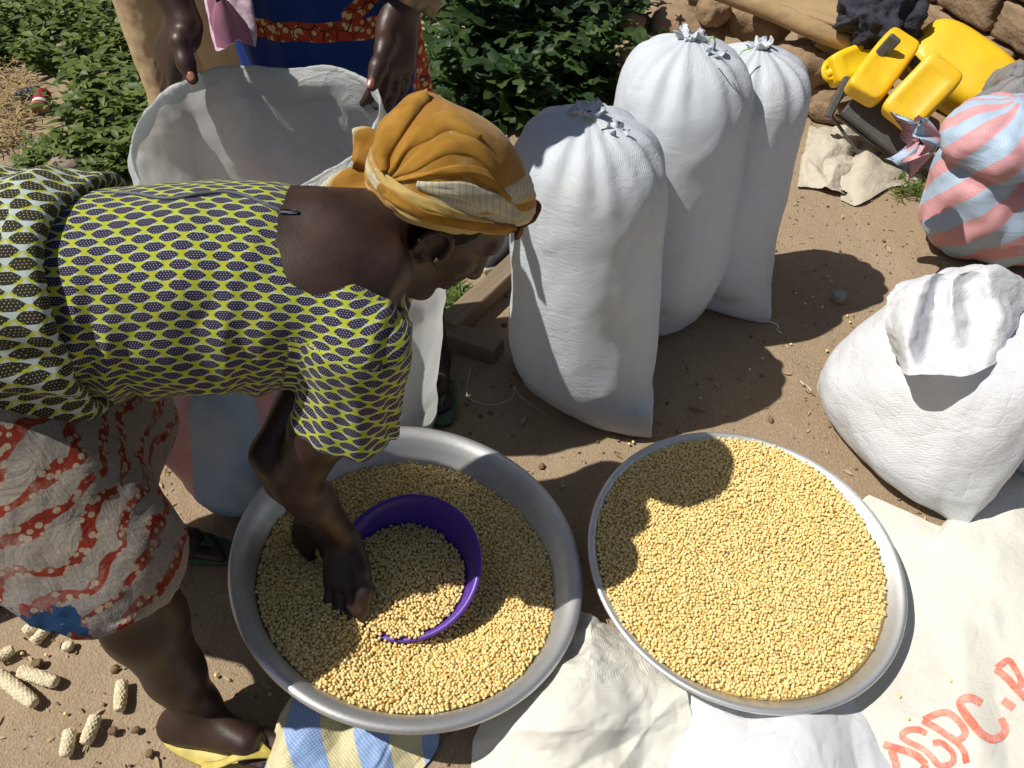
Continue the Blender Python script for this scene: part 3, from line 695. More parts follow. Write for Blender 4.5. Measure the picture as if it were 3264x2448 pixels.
# sacks behind the bending woman
ps = np.array([-.645, 1.27, 0])
slump_sack('striped_sack', "pink and blue striped sack half hidden behind the bending woman's skirt", ps, .25,
    [(0, .16, .09), (.03, .19, .13), (.12, .20, .16), (.24, .19, .16), (.36, .17, .14), (.44, .12, .10), (.48, .03, .03)], 37, 'pinkblue2', (.0, .03), wr=.013)
wl = spot(-40, 1930) + np.array([.0, .06, 0])
slump_sack('white_sack', "white sack with folded creases at the left edge beside the corn cobs", wl, .3,
    [(0, .16, .08), (.02, .175, .10), (.07, .17, .12), (.14, .15, .11), (.2, .1, .08), (.23, .02, .02)], 39, 'sack', (-.03, .03), wr=.012)

# ------------------------------------------------------------------ basins, beans, bowl
def lathe(prof, n=96):
    th = np.linspace(0, 2 * math.pi, n, endpoint=False); p = np.asarray(prof, float)
    return np.stack([p[:, 0][:, None] * np.cos(th), p[:, 0][:, None] * np.sin(th), np.repeat(p[:, 1][:, None], n, 1)], -1)
def tilt_basis(nx, ny):
    z = np.array([nx, ny, 1.0]); z /= np.linalg.norm(z); x = np.array([1, 0, -nx]); x /= np.linalg.norm(x); y = np.cross(z, x)
    return np.stack([x, y, z], 1)
def ico(sub=1):
    import bmesh
    bm = bmesh.new(); bmesh.ops.create_icosphere(bm, subdivisions=sub, radius=1); V = np.array([v.co[:] for v in bm.verts]); F = np.array([[v.index for v in f.verts] for f in bm.faces]); bm.free(); return V, F
def low_ball(ns=7, nr=4):
    V = [(0, 0, 1)]; F = []
    for i in range(1, nr):
        a = math.pi * i / nr; V += [(math.sin(a) * math.cos(2 * math.pi * j / ns), math.sin(a) * math.sin(2 * math.pi * j / ns), math.cos(a)) for j in range(ns)]
    V.append((0, 0, -1)); n = len(V) - 1
    for j in range(ns):
        k = (j + 1) % ns; F.append((0, 1 + j, 1 + k)); F.append((n, n - ns + k, n - ns + j))
        for i in range(nr - 2): a = 1 + i * ns; F += [(a + j, a + ns + j, a + ns + k), (a + j, a + ns + k, a + k)]
    return np.array(V), np.array(F)
ICV, ICF = low_ball()
def rand_rot(n, r):
    q = r.normal(size=(n, 4)); q /= np.linalg.norm(q, axis=1)[:, None]; w, x, y, z = q.T
    return np.stack([np.stack([1 - 2 * (y * y + z * z), 2 * (x * y - z * w), 2 * (x * z + y * w)], -1), np.stack([2 * (x * y + z * w), 1 - 2 * (x * x + z * z), 2 * (y * z - x * w)], -1), np.stack([2 * (x * z - y * w), 2 * (y * z + x * w), 1 - 2 * (x * x + y * y)], -1)], 1)
def bean_cloud(pts, seed, size=1.0):
    r = np.random.default_rng(seed); n = len(pts); R = rand_rot(n, r)
    sc = np.array([.0039, .0035, .0032]) * size * r.normal(1, .09, (n, 1)).clip(.75, 1.25) * r.normal(1, .05, (n, 3))
    V = np.einsum('nij,nkj->nki', R, ICV[None] * sc[:, None]) + pts[:, None]
    F = (ICF[None] + (np.arange(n) * len(ICV))[:, None, None]).reshape(-1, 3)
    a = np.repeat(r.random(n), len(ICV)); return V.reshape(-1, 3), F, a
def hexpts(R, step, seed, jit=.32):
    r = np.random.default_rng(seed); n = int(R / step) + 2; out = []
    for j in range(-int(n * 1.2), int(n * 1.2) + 1):
        for i in range(-n, n + 1): out.append(((i + .5 * (j % 2)) * step, j * step * .866))
    P = np.array(out); P += r.uniform(-jit, jit, P.shape) * step; return P[np.hypot(P[:, 0], P[:, 1]) < R]
def basin(name, label, centre, R, nrm, prof, mat, cat='basin'):
    t = thing(name, label, cat, (centre[0], centre[1], 0)); B = tilt_basis(*nrm)
    P = lathe(prof, 128) * R; V, F, _ = loft(P); r = np.random.default_rng(len(label))
    V = V + np.array([0, 0, 1]) * (.0016 * np.sin(3 * np.arctan2(V[:, 1], V[:, 0]) + 1))[:, None]
    V = V @ B.T + np.array(centre)
    mk('pan', V, F, MT[mat], t); return t, B
# left basin: deep, flared, leaning to the right
LC = spot(1318, 1772, .165); LR = .373; LN = (.20, .03)
lprof = [(0.001, -.44), (.50, -.445), (.60, -.43), (.66, -.38), (.78, -.22), (.875, -.075), (.905, -.03), (.93, -.008), (.965, .004), (.985, .004), (1.0, -.006), (1.004, -.02), (.995, -.034), (.975, -.038), (.955, -.03), (.925, -.05), (.895, -.095), (.80, -.24), (.68, -.40), (.61, -.455), (.5, -.468), (.001, -.463)]
left_basin, LB = basin('aluminium_basin', "deep aluminium basin of soybeans the bending woman reaches into", LC, LR, LN, lprof, 'alu')
BC0 = spot(1298, 1800, .170)
def left_surf(x, y):
    """bean surface in the basin's own frame (metres)"""
    z = -.043 - .010 * y / LR - .05 * np.clip((y / LR - .25), 0, 1) * .5 + .030 * np.clip(-y / LR - .1, 0, 1)
    d = np.hypot(x - .00, y + .0); z = z + .012 * np.exp(-((x + .22) ** 2 + (y + .05) ** 2) / .012) + .006 * np.sin(9 * x + 4 * y)
    bx, by = (BC0 - LC)[:2]; q = np.hypot(x - bx, y - by); z = z - .030 * np.exp(-((q - .17) / .055) ** 2) * np.clip((.8 * (x - bx) - .6 * (y - by)) / .12 + .35, 0, 1)
    return z
def inner_r(prof, z, R):
    """radius of the inner wall at height z (metres)"""
    pr = [(p[0] * R, p[1] * R) for p in prof[2:9]]; zs = [p[1] for p in pr]; rs = [p[0] for p in pr]; return np.interp(z, zs, rs)
# purple bowl, half buried and leaning towards the viewer
BR = .158; BC = spot(1298, 1800, .170); BNr = (-.10, -.30); BBn = tilt_basis(*BNr)
bprof = [(.001, -.62), (.42, -.62), (.55, -.58), (.72, -.42), (.86, -.18), (.925, -.02), (.95, .0), (.985, .0), (1.0, -.012), (1.0, -.05), (.985, -.06), (.955, -.05), (.93, -.10), (.88, -.22), (.74, -.46), (.57, -.62), (.43, -.66), (.001, -.66)]
def to_local(Pw, C, B): return (Pw - C) @ B
def lb_fill(P2):
    z = left_surf(P2[:, 0], P2[:, 1]); return np.stack([P2[:, 0], P2[:, 1], z], 1)
pts = []
for k, (dz, st, keep) in enumerate([(-.0015, .0070, 1.0), (.0018, .0074, .50)]):
    P2 = hexpts(LR * .95, st, 40 + k); r = np.random.default_rng(50 + k); P2 = P2[r.random(len(P2)) < keep]
    q = lb_fill(P2); q[:, 2] += dz + r.normal(0, .0008, len(q)); q = q[np.hypot(q[:, 0], q[:, 1]) < inner_r(lprof, q[:, 2], LR) - .0035]
    pts.append(q)
lp = np.vstack(pts) @ LB.T + LC
lo = to_local(lp, BC, BBn)                      # leave the bowl's inside free
rb = np.interp(lo[:, 2] / BR, [p[1] for p in bprof[1:8]], [p[0] for p in bprof[1:8]]) * BR
lp = lp[~((lo[:, 2] > -.66 * BR) & (lo[:, 2] < .004) & (np.hypot(lo[:, 0], lo[:, 1]) < rb + .006))]
V, F, a = bean_cloud(lp, 1); o = mk('soybeans', V, F, MT['bean'], None, attr={'rnd': a}, origin=(LC[0], LC[1], LC[2] - .1))
tag(o, "loose pale yellow soybeans filling the deep left basin", "soybeans", kind="stuff")
# bed under the visible layers
Pg = lathe([(r_, 0) for r_ in np.linspace(.002, .90, 26)], 80) * LR; V, F, _ = loft(Pg); V[:, 2] = left_surf(V[:, 0], V[:, 1]) - .0045
rad = np.hypot(V[:, 0], V[:, 1]); lim = inner_r(lprof, V[:, 2], LR) - .002; k_ = np.minimum(1, lim / np.maximum(rad, 1e-6)); V[:, :2] *= k_[:, None]
Vw = V @ LB.T + LC; lo = to_local(Vw, BC, BBn); inb = (np.hypot(lo[:, 0], lo[:, 1]) < BR * .98) & (lo[:, 2] > -.7 * BR); Vw[inb, 2] -= .05
tag(mk('soybean_bed', Vw, F, MT['beanbed'], None), "packed soybeans under the top layer in the left basin", "soybeans", kind="stuff")
bt = thing('plastic_bowl', "round purple plastic bowl sunk tilted into the beans of the left basin", 'bowl', (BC[0], BC[1], BC[2] - .1))
V, F, _ = loft(lathe(bprof, 96) * BR); mk('bowl', V @ BBn.T + BC, F, MT['purple'], bt)
# beans inside the bowl: level across, heaped against the near-left side
def bowl_beans():
    out = []; N = np.array([.10, .0, 1.0]); N /= np.linalg.norm(N); low = BC + BBn @ np.array([-.45 * BR, -.86 * BR, 0]); low[2] += .018
    for k, (dz, st, keep) in enumerate([(-.0015, .0070, 1), (.0018, .0074, .5)]):
        P2 = hexpts(BR * 1.2, st, 60 + k); r = np.random.default_rng(70 + k); P2 = P2[r.random(len(P2)) < keep] + BC[:2]
        z = low[2] - (N[0] * (P2[:, 0] - low[0]) + N[1] * (P2[:, 1] - low[1])) / N[2] + .012 * np.exp(-((P2[:, 0] - BC[0]) ** 2 + (P2[:, 1] - BC[1]) ** 2) / .006) + dz + r.normal(0, .001, len(P2))
        Pw = np.column_stack([P2, z]); lo = to_local(Pw, BC, BBn); rb = np.interp(lo[:, 2] / BR, [p[1] for p in bprof[1:8]], [p[0] for p in bprof[1:8]]) * BR
        out.append(Pw[(np.hypot(lo[:, 0], lo[:, 1]) < rb - .004) & (lo[:, 2] < .012)])
    return np.vstack(out), low, N
bpz, low, NN = bowl_beans(); V, F, a = bean_cloud(bpz, 2); tag(mk('soybeans', V, F, MT['bean'], None, attr={'rnd': a}), "loose soybeans heaped inside the purple bowl", "soybeans", kind="stuff")
Pg = lathe([(r_, 0) for r_ in np.linspace(.002, 1.1, 18)], 64) * BR; V, F, _ = loft(Pg); V[:, :2] += BC[:2]
V[:, 2] = low[2] - (NN[0] * (V[:, 0] - low[0]) + NN[1] * (V[:, 1] - low[1])) / NN[2] - .0085 + .012 * np.exp(-((V[:, 0] - BC[0]) ** 2 + (V[:, 1] - BC[1]) ** 2) / .006)
lo = to_local(V, BC, BBn); rb = np.interp(lo[:, 2] / BR, [p[1] for p in bprof[1:8]], [p[0] for p in bprof[1:8]]) * BR - .005; k_ = np.minimum(1, rb / np.maximum(np.hypot(lo[:, 0], lo[:, 1]), 1e-6)); lo[:, :2] *= k_[:, None]
lo[:, 2] = np.minimum(lo[:, 2], -.010); tag(mk('soybean_bed', lo @ BBn.T + BC, F, MT['beanbed'], None), "packed soybeans under the top layer in the purple bowl", "soybeans", kind="stuff")
# right tray: shallow and full to the rim
RC = spot(2375, 1768, .105); RR = .350; RN = (.05, -.035)
rprof = [(0.001, -.25), (.66, -.25), (.74, -.235), (.82, -.14), (.905, -.055), (.94, -.022), (.96, -.002), (.978, .004), (.994, .003), (1.002, -.008), (.998, -.02), (.985, -.024), (.965, -.028), (.93, -.06), (.84, -.155), (.76, -.255), (.66, -.27), (.001, -.27)]
right_tray, RB = basin('aluminium_tray', "wide shallow aluminium tray heaped full of soybeans", RC, RR, RN, rprof, 'alu2', 'tray')
def right_surf(x, y):
    rr = np.hypot(x, y) / RR; g = np.clip((x * .75 - y * .66) / RR, -1, 1)
    return -.010 + .020 * np.sqrt(np.maximum(1 - rr ** 2, 0)) - .020 * np.clip(g, 0, 1) * rr ** 2 + .003 * np.sin(11 * x + 3) * np.cos(9 * y)
pts = []
for k, (dz, st, keep) in enumerate([(-.0015, .0070, 1.0), (.0018, .0074, .50)]):
    P2 = hexpts(RR * .965, st, 80 + k); r = np.random.default_rng(90 + k); P2 = P2[r.random(len(P2)) < keep]
    z = right_surf(P2[:, 0], P2[:, 1]) + dz + r.normal(0, .0008, len(P2)); q = np.column_stack([P2, z])
    lim = np.interp(z, [p[1] * RR for p in rprof[2:8]], [p[0] * RR for p in rprof[2:8]]) - .002
    g = np.clip((q[:, 0] * .75 - q[:, 1] * .66) / RR, 0, 1); lim = lim - .018 * g; pts.append(q[np.hypot(q[:, 0], q[:, 1]) < lim])
V, F, a = bean_cloud(np.vstack(pts) @ RB.T + RC, 3); tag(mk('soybeans', V, F, MT['bean'], None, attr={'rnd': a}), "loose pale soybeans heaped level with the rim of the right tray", "soybeans", kind="stuff")
Pg = lathe([(r_, 0) for r_ in np.linspace(.002, .95, 26)], 80) * RR; V, F, _ = loft(Pg); V[:, 2] = right_surf(V[:, 0], V[:, 1]) - .0045
lim = np.interp(V[:, 2], [p[1] * RR for p in rprof[2:8]], [p[0] * RR for p in rprof[2:8]]) - .003; k_ = np.minimum(1, lim / np.maximum(np.hypot(V[:, 0], V[:, 1]), 1e-6)); V[:, :2] *= k_[:, None]
tag(mk('soybean_bed', V @ RB.T + RC, F, MT['beanbed'], None), "packed soybeans under the top layer in the right tray", "soybeans", kind="stuff")

# ------------------------------------------------------------------ empty sacks spread on the ground
def coons(b, r, t, l, nu, nv):
    """four boundary polylines (bottom l->r, right b->t, top l->r, left b->t) in world xy"""
    def rs(p, n):
        p = np.asarray(p, float); d = np.r_[0, np.cumsum(np.linalg.norm(np.diff(p, axis=0), axis=1))]; s = np.linspace(0, d[-1], n); return np.stack([np.interp(s, d, p[:, k]) for k in range(p.shape[1])], 1)
    B, T, L, R = rs(b, nu), rs(t, nu), rs(l, nv), rs(r, nv); u = np.linspace(0, 1, nu)[None, :, None]; v = np.linspace(0, 1, nv)[:, None, None]
    return (1 - v) * B[None] + v * T[None] + (1 - u) * L[:, None] + u * R[:, None] - ((1 - u) * (1 - v) * B[0] + u * (1 - v) * B[-1] + (1 - u) * v * T[0] + u * v * T[-1])
def sp2(*pp): return [spot(x, y, 0)[:2] for x, y in pp]
def sheet(name, label, b, r, t, l, nu, nv, hfun, mat, cat='sack', edge=.006):
    P = coons(b, r, t, l, nu, nv); X = P[..., 0].ravel(); Y = P[..., 1].ravel(); V0 = np.column_stack([X, Y, np.zeros(len(X))])
    jit = np.column_stack([fbm(V0, 14, 5, 3), fbm(V0, 14, 9, 3)]) * edge; X = X + jit[:, 0]; Y = Y + jit[:, 1]
    Z = hfun(X, Y); uu, vv = np.meshgrid(np.linspace(0, 1, nu), np.linspace(0, 1, nv)); e = np.minimum(np.minimum(uu, 1 - uu) * 9, np.minimum(vv, 1 - vv) * 9).ravel().clip(0, 1)
    Z = .004 + np.maximum(Z, 0) * (.35 + .65 * e)
    V = np.column_stack([X, Y, Z]); F = grid_faces(nv, nu, False); uv = np.column_stack([X, Y])
    n = vnormals(V, F); n[n[:, 2] < 0] *= -1
    # give the cloth its two layers (a flattened sack)
    return V, F, uv
def ridge_h(seed, amp, sc, base=0.006, aniso=(1, 1)):
    def f(X, Y):
        V = np.column_stack([X * aniso[0], Y * aniso[1], np.full(len(X), seed * 1.3)])
        q = crumple(V, sc, seed, 8); return base + amp * .45 + amp * (1.1 * q + .35 * crumple(V, sc * 2.8, seed + 3)) + .1 * amp * fbm(V, sc * 2.4, seed, 2)
    return f
# big cream sack with red print, lower right
pr_h0 = ridge_h(2, .034, 4.6, .008, (1.0, .8))
def pr_h(X, Y):
    # lie flatter where the tray stands on it
    d = np.hypot(X - RC[0], Y - RC[1]); k = np.clip((d - .20) / .14, 0.12, 1); return pr_h0(X, Y) * k
V, F, uv = sheet('s', '', sp2((2740, 2520), (3000, 2560), (3330, 2560), (3700, 2560)), sp2((3700, 2560), (3680, 2100), (3600, 1500)), sp2((2650, 1640), (2770, 1580), (2990, 1690), (3130, 1500), (3400, 1490), (3600, 1500)), sp2((2740, 2520), (2500, 2180), (2480, 1800), (2650, 1640)), 130, 130, pr_h, None)
fs = mk('printed_sack', V, F, MT['sacksheet'], None, uv=uv); tag(fs, "flattened cream sack with red printed letters spread under the right tray", "sack")
_pv, _pf = V, F
def print_z(x, y):
    d = (_pv[:, 0] - x) ** 2 + (_pv[:, 1] - y) ** 2; i = np.argpartition(d, 4)[:4]; w = 1 / (d[i] + 1e-7); return float((_pv[i, 2] * w).sum() / w.sum())
def stroke_mesh(pts, wd):
    P = catmull([np.array(p, float) for p in pts], 7); T = np.gradient(P, axis=0); T /= np.linalg.norm(T, axis=1)[:, None] + 1e-9; Nn = np.stack([-T[:, 1], T[:, 0]], 1)
    w = np.full(len(P), wd * .5); rows = [P + Nn * (w * k)[:, None] for k in (-1, -.33, .33, 1)]; Q = np.stack(rows, 1)
    out = np.zeros(Q.shape[:2] + (3,))
    for i in range(Q.shape[0]):
        for j in range(4):
            X, Y = 2780 + Q[i, j, 0] / 4.167, 2050 + Q[i, j, 1] / 4.167; g = spot(X, Y, .012); z = print_z(g[0], g[1]); g = spot(X, Y, z); out[i, j] = (g[0], g[1], print_z(g[0], g[1]) + .0022)
    V, F, _ = loft(out, closed=False); return V, [tuple(f) for f in F]
LET = {
 'printed_letter_n': [([(150, 1350), (330, 1400), (560, 1480), (720, 1600)], 96), ([(250, 1420), (300, 1560), (330, 1760)], 104), ([(720, 1600), (650, 1720)], 96)],
 'printed_letter_g': [([(715, 1200), (600, 1150), (460, 1160), (390, 1230), (470, 1310), (660, 1400), (790, 1510), (880, 1610), (1000, 1620), (1085, 1550), (1065, 1450), (985, 1370), (900, 1320), (800, 1330)], 80)],
 'printed_letter_p': [([(665, 1030), (820, 1110), (1010, 1230), (1150, 1330), (1230, 1440), (1275, 1575)], 89), ([(680, 1020), (850, 940), (990, 925), (1120, 1010), (1215, 1140), (1220, 1230), (1120, 1280), (1030, 1230)], 89)],
 'printed_letter_c': [([(1440, 810), (1330, 745), (1220, 740), (1165, 800), (1220, 930), (1330, 1090), (1440, 1220), (1570, 1290), (1690, 1250), (1765, 1150), (1700, 1000)], 108)],
 'printed_dot': [([(1735, 755), (1880, 865)], 108)],
 'printed_letter_p.001': [([(1630, 345), (1780, 470), (1920, 620), (2070, 780)], 92), ([(1640, 335), (1800, 235), (1890, 340), (1960, 480), (1960, 600)], 84)]}
for nm, strokes in LET.items():
    V, F = join([stroke_mesh(p, w) for p, w in strokes])
    V[:, 2] += np.linspace(0, .0002, len(V)); mk('printed_dot' if 'dot' in nm else 'printed_letter', V, F, MT['redprint'], fs, smooth=True)
# crumpled cream sack between the two basins
def sheet3(name, label, rows, amp, sc, seed, mat, n=90, cat='sack', sub=1.0, ridge=True):
    """rows: list of rows of (px,py,z) control points -> crumpled cloth"""
    C = np.array([[spot(*p) for p in row] for row in rows]); nr, nc = C.shape[:2]
    def dens(A, n):
        out = np.array([catmull(A[i], max(2, n // (A.shape[1] - 1))) for i in range(A.shape[0])]); return out
    A = dens(C, n); A = dens(A.transpose(1, 0, 2), n).transpose(1, 0, 2); V, F, _ = loft(A, closed=False)
    Nn = vnormals(V, F); Nn[Nn[:, 2] < 0] *= -1
    d = amp * 1.3 * crumple(V, sc * 1.1, seed) + amp * .22 * crumple(V, sc * 3.4, seed + 5)
    d = d + amp * .12 * fbm(V, sc * 2.2, seed + 2, 3); V = V + Nn * d[:, None]; V[:, 2] = np.maximum(V[:, 2], .003)
    L = np.zeros((A.shape[0], A.shape[1], 2)); L[:, 1:, 0] = np.cumsum(np.linalg.norm(np.diff(A, axis=1), axis=2), 1); L[1:, :, 1] = np.cumsum(np.linalg.norm(np.diff(A, axis=0), axis=2), 0)
    o = mk(name, V, F, MT[mat], None, uv=L.reshape(-1, 2)); tag(o, label, cat); return o
sheet3('crumpled_sack', "crumpled cream sack heaped between the two basins", [
    [(1500, 2560, .0), (1650, 2560, .02), (1850, 2560, .03), (2050, 2560, .02), (2200, 2540, .0)],
    [(1510, 2390, .0), (1660, 2400, .05), (1800, 2340, .09), (2000, 2400, .04), (2200, 2360, .02)],
    [(1590, 2230, .02), (1730, 2240, .09), (1890, 2180, .13), (2040, 2230, .06), (2175, 2210, .04)],
    [(1730, 2080, .02), (1800, 2090, .08), (1890, 2060, .12), (1990, 2080, .05), (2120, 2130, .02)],
    [(1830, 1950, .0), (1860, 1960, .03), (1890, 1960, .05), (1930, 1990, .02), (2030, 2060, .0)]], .040, 7.0, 4, 'sacksheet', 150)
sheet3('white_sack', "bluish white empty sack rumpled in front of the right tray", [
    [(2110, 2560, .0), (2280, 2560, .05), (2480, 2560, .07), (2680, 2560, .05), (2890, 2560, .0)],
    [(2130, 2440, .02), (2280, 2420, .07), (2450, 2380, .10), (2640, 2400, .07), (2840, 2420, .01)],
    [(2160, 2310, .03), (2290, 2300, .055), (2450, 2280, .06), (2630, 2290, .06), (2800, 2320, .01)],
    [(2080, 2180, .03), (2270, 2215, .03), (2440, 2235, .015), (2600, 2235, .02), (2760, 2200, .01)],
    [(2010, 2080, .02), (2200, 2140, .01), (2420, 2180, .004), (2600, 2170, .004), (2720, 2140, .0)]], .020, 6.0, 12, 'sackblue', 130)
sheet3('striped_sack', "blue and yellow striped empty sack under the left basin's front edge", [
    [(800, 2580, .0), (950, 2570, .03), (1120, 2560, .03), (1260, 2530, .01), (1330, 2490, .0)],
    [(850, 2450, .015), (980, 2440, .055), (1130, 2420, .045), (1260, 2400, .02), (1390, 2400, .0)],
    [(880, 2330, .03), (1000, 2320, .06), (1140, 2330, .05), (1260, 2330, .03), (1400, 2340, .01)],
    [(960, 2200, .04), (1060, 2210, .05), (1180, 2230, .04), (1300, 2250, .03), (1410, 2260, .01)]], .034, 8.5, 7, 'blueyellow', 110)

# ------------------------------------------------------------------ people
def unit(v): v = np.array(v, float); return v / np.linalg.norm(v)
def add_hand(B, wrist, D, side, palm, s=1.0, curls=(.3, .5, .4), spread=.10, thumb=None, k=.010, lens=(.040, .044, .042, .034)):
    """palm with four separate fingers; D=towards knuckles, side=towards thumb, palm=palm normal"""
    D = unit(D); side = unit(np.array(side) - D * (np.array(side) @ D)); palm = unit(np.array(palm) - D * (np.array(palm) @ D) - side * (np.array(palm) @ side)); W0 = np.array(wrist, float); tips = []
    kn = [W0 + s * (D * d_ + side * o_) for d_, o_ in ((.088, .030), (.092, .010), (.088, -.010), (.080, -.028))]
    for i, q in enumerate(kn): B.cone(W0 + side * (.016 - .011 * i) * s, q, .0165 * s, .0125 * s, .018 * s)
    B.ell(W0 + D * .048 * s, (.046 * s, .036 * s, .015 * s), basis(D, palm), .012 * s)
    for i, q in enumerate(kn):
        a = 0; p = q; L = lens[i] * s; dr = unit(D + side * spread * (1.5 - i)); r = (.0108, .0108, .0104, .0092)[i] * s
        for j, (f, rr) in enumerate(((1.0, 1.0), (.68, .9), (.52, .8))):
            c = curls[j] if not isinstance(curls[j], (list, tuple)) else curls[j][i]; a += c; e = p + (dr * math.cos(a) + palm * math.sin(a)) * L * f
            B.cone(p, e, r * (1.0, .93, .86)[j], r * (.93, .86, .72)[j], .005 * s); p = e
        tips.append(p)
    if thumb is not None:
        t0 = W0 + s * (D * .020 + side * .020 + palm * .004); pts = [t0] + [np.array(q, float) for q in thumb]
        B.chain(pts, [.0175 * s, .0155 * s, .0135 * s, .0110 * s][:len(pts)], .016 * s)
    return tips
def add_foot(B, ankle, heel, ball, toe, lat, s=1.0):
    a, h, b, t = [np.array(q, float) for q in (ankle, heel, ball, toe)]; lat = unit(lat)
    B.cone(a, h + (a - h) * .35, .034 * s, .030 * s, .03); B.cone(h + np.array([0, 0, .006]), b + np.array([0, 0, .01]), .030 * s, .024 * s, .03)
    B.cone(a - np.array([0, 0, .015]), b + np.array([0, 0, .022]), .032 * s, .020 * s, .03); B.cone(h, b + lat * .02 * s, .024 * s, .022 * s, .02)
    f = unit(t - b); L = np.linalg.norm(t - b)
    for i in range(5):
        o = (.026 - .0135 * i) * s; q = b + lat * o + f * .0 + np.array([0, 0, -.002]); e = q + f * L * (1.0, .96, .86, .74, .60)[i]; B.cone(q, e, (.0135, .010, .0095, .009, .0085)[i] * s, (.0115, .008, .0075, .007, .0065)[i] * s, .006)
def flip_flop(parent, heel, toe, lat, w, mat, z0=.0, strapmat=None):
    h, t = np.array(heel, float), np.array(toe, float); f = unit(t - h); L = np.linalg.norm(t - h); lat = unit(lat); n = 40; out = []
    for i in range(n):
        a = 2 * math.pi * i / n; u = .5 + .5 * math.cos(a); ww = w * (.40 + .12 * u + .03 * math.sin(3 * u)); out.append(h + f * (L * u) + lat * (ww * math.sin(a) * abs(math.sin(a)) ** -.35 if abs(math.sin(a)) > 1e-6 else 0))
    ring = np.array(out); rows = []
    for zz, sc in ((z0 + .002, .97), (z0 + .006, 1.0), (z0 + .014, 1.0), (z0 + .017, .97)):
        c = ring.mean(0); q = c + (ring - c) * sc; q[:, 2] = zz; rows.append(q)
    V, F, _ = loft(np.array(rows), caps=(True, True)); o = mk('flip_flop', V, F, MT[mat], parent)
    post = h + f * L * .80; pts = lambda sg: [h + f * L * .36 + lat * sg * w * .46 + np.array([0, 0, z0 + .016]), h + f * L * .50 + lat * sg * w * .42 + np.array([0, 0, z0 + .040]), h + f * L * .64 + lat * sg * w * .22 + np.array([0, 0, z0 + .056]), post + np.array([0, 0, z0 + .040]), post + np.array([0, 0, z0 + .018])]
    for sg in (1, -1):
        P = catmull(pts(sg), 6); T, N_, B_ = frames(P); a = np.linspace(0, 2 * math.pi, 8, endpoint=False)
        up = np.array([0, 0, 1.]); S = np.cross(T, up); S /= np.linalg.norm(S, axis=1)[:, None] + 1e-9; U_ = np.cross(S, T)
        Q = P[:, None] + .0075 * np.cos(a)[None, :, None] * T[:, None] * 0 + .0028 * np.cos(a)[None, :, None] * U_[:, None] + .008 * np.sin(a)[None, :, None] * S[:, None]
        V, F, _ = loft(Q, caps=(True, True)); mk('strap', V, F, MT[strapmat or mat], o)
    return o
def ring_interp(x, tab):
    """tab rows: (s, cy, cz, a, b)"""
    T = np.array(tab); return [np.interp(x, T[:, 0], T[:, k]) for k in range(1, T.shape[1])]

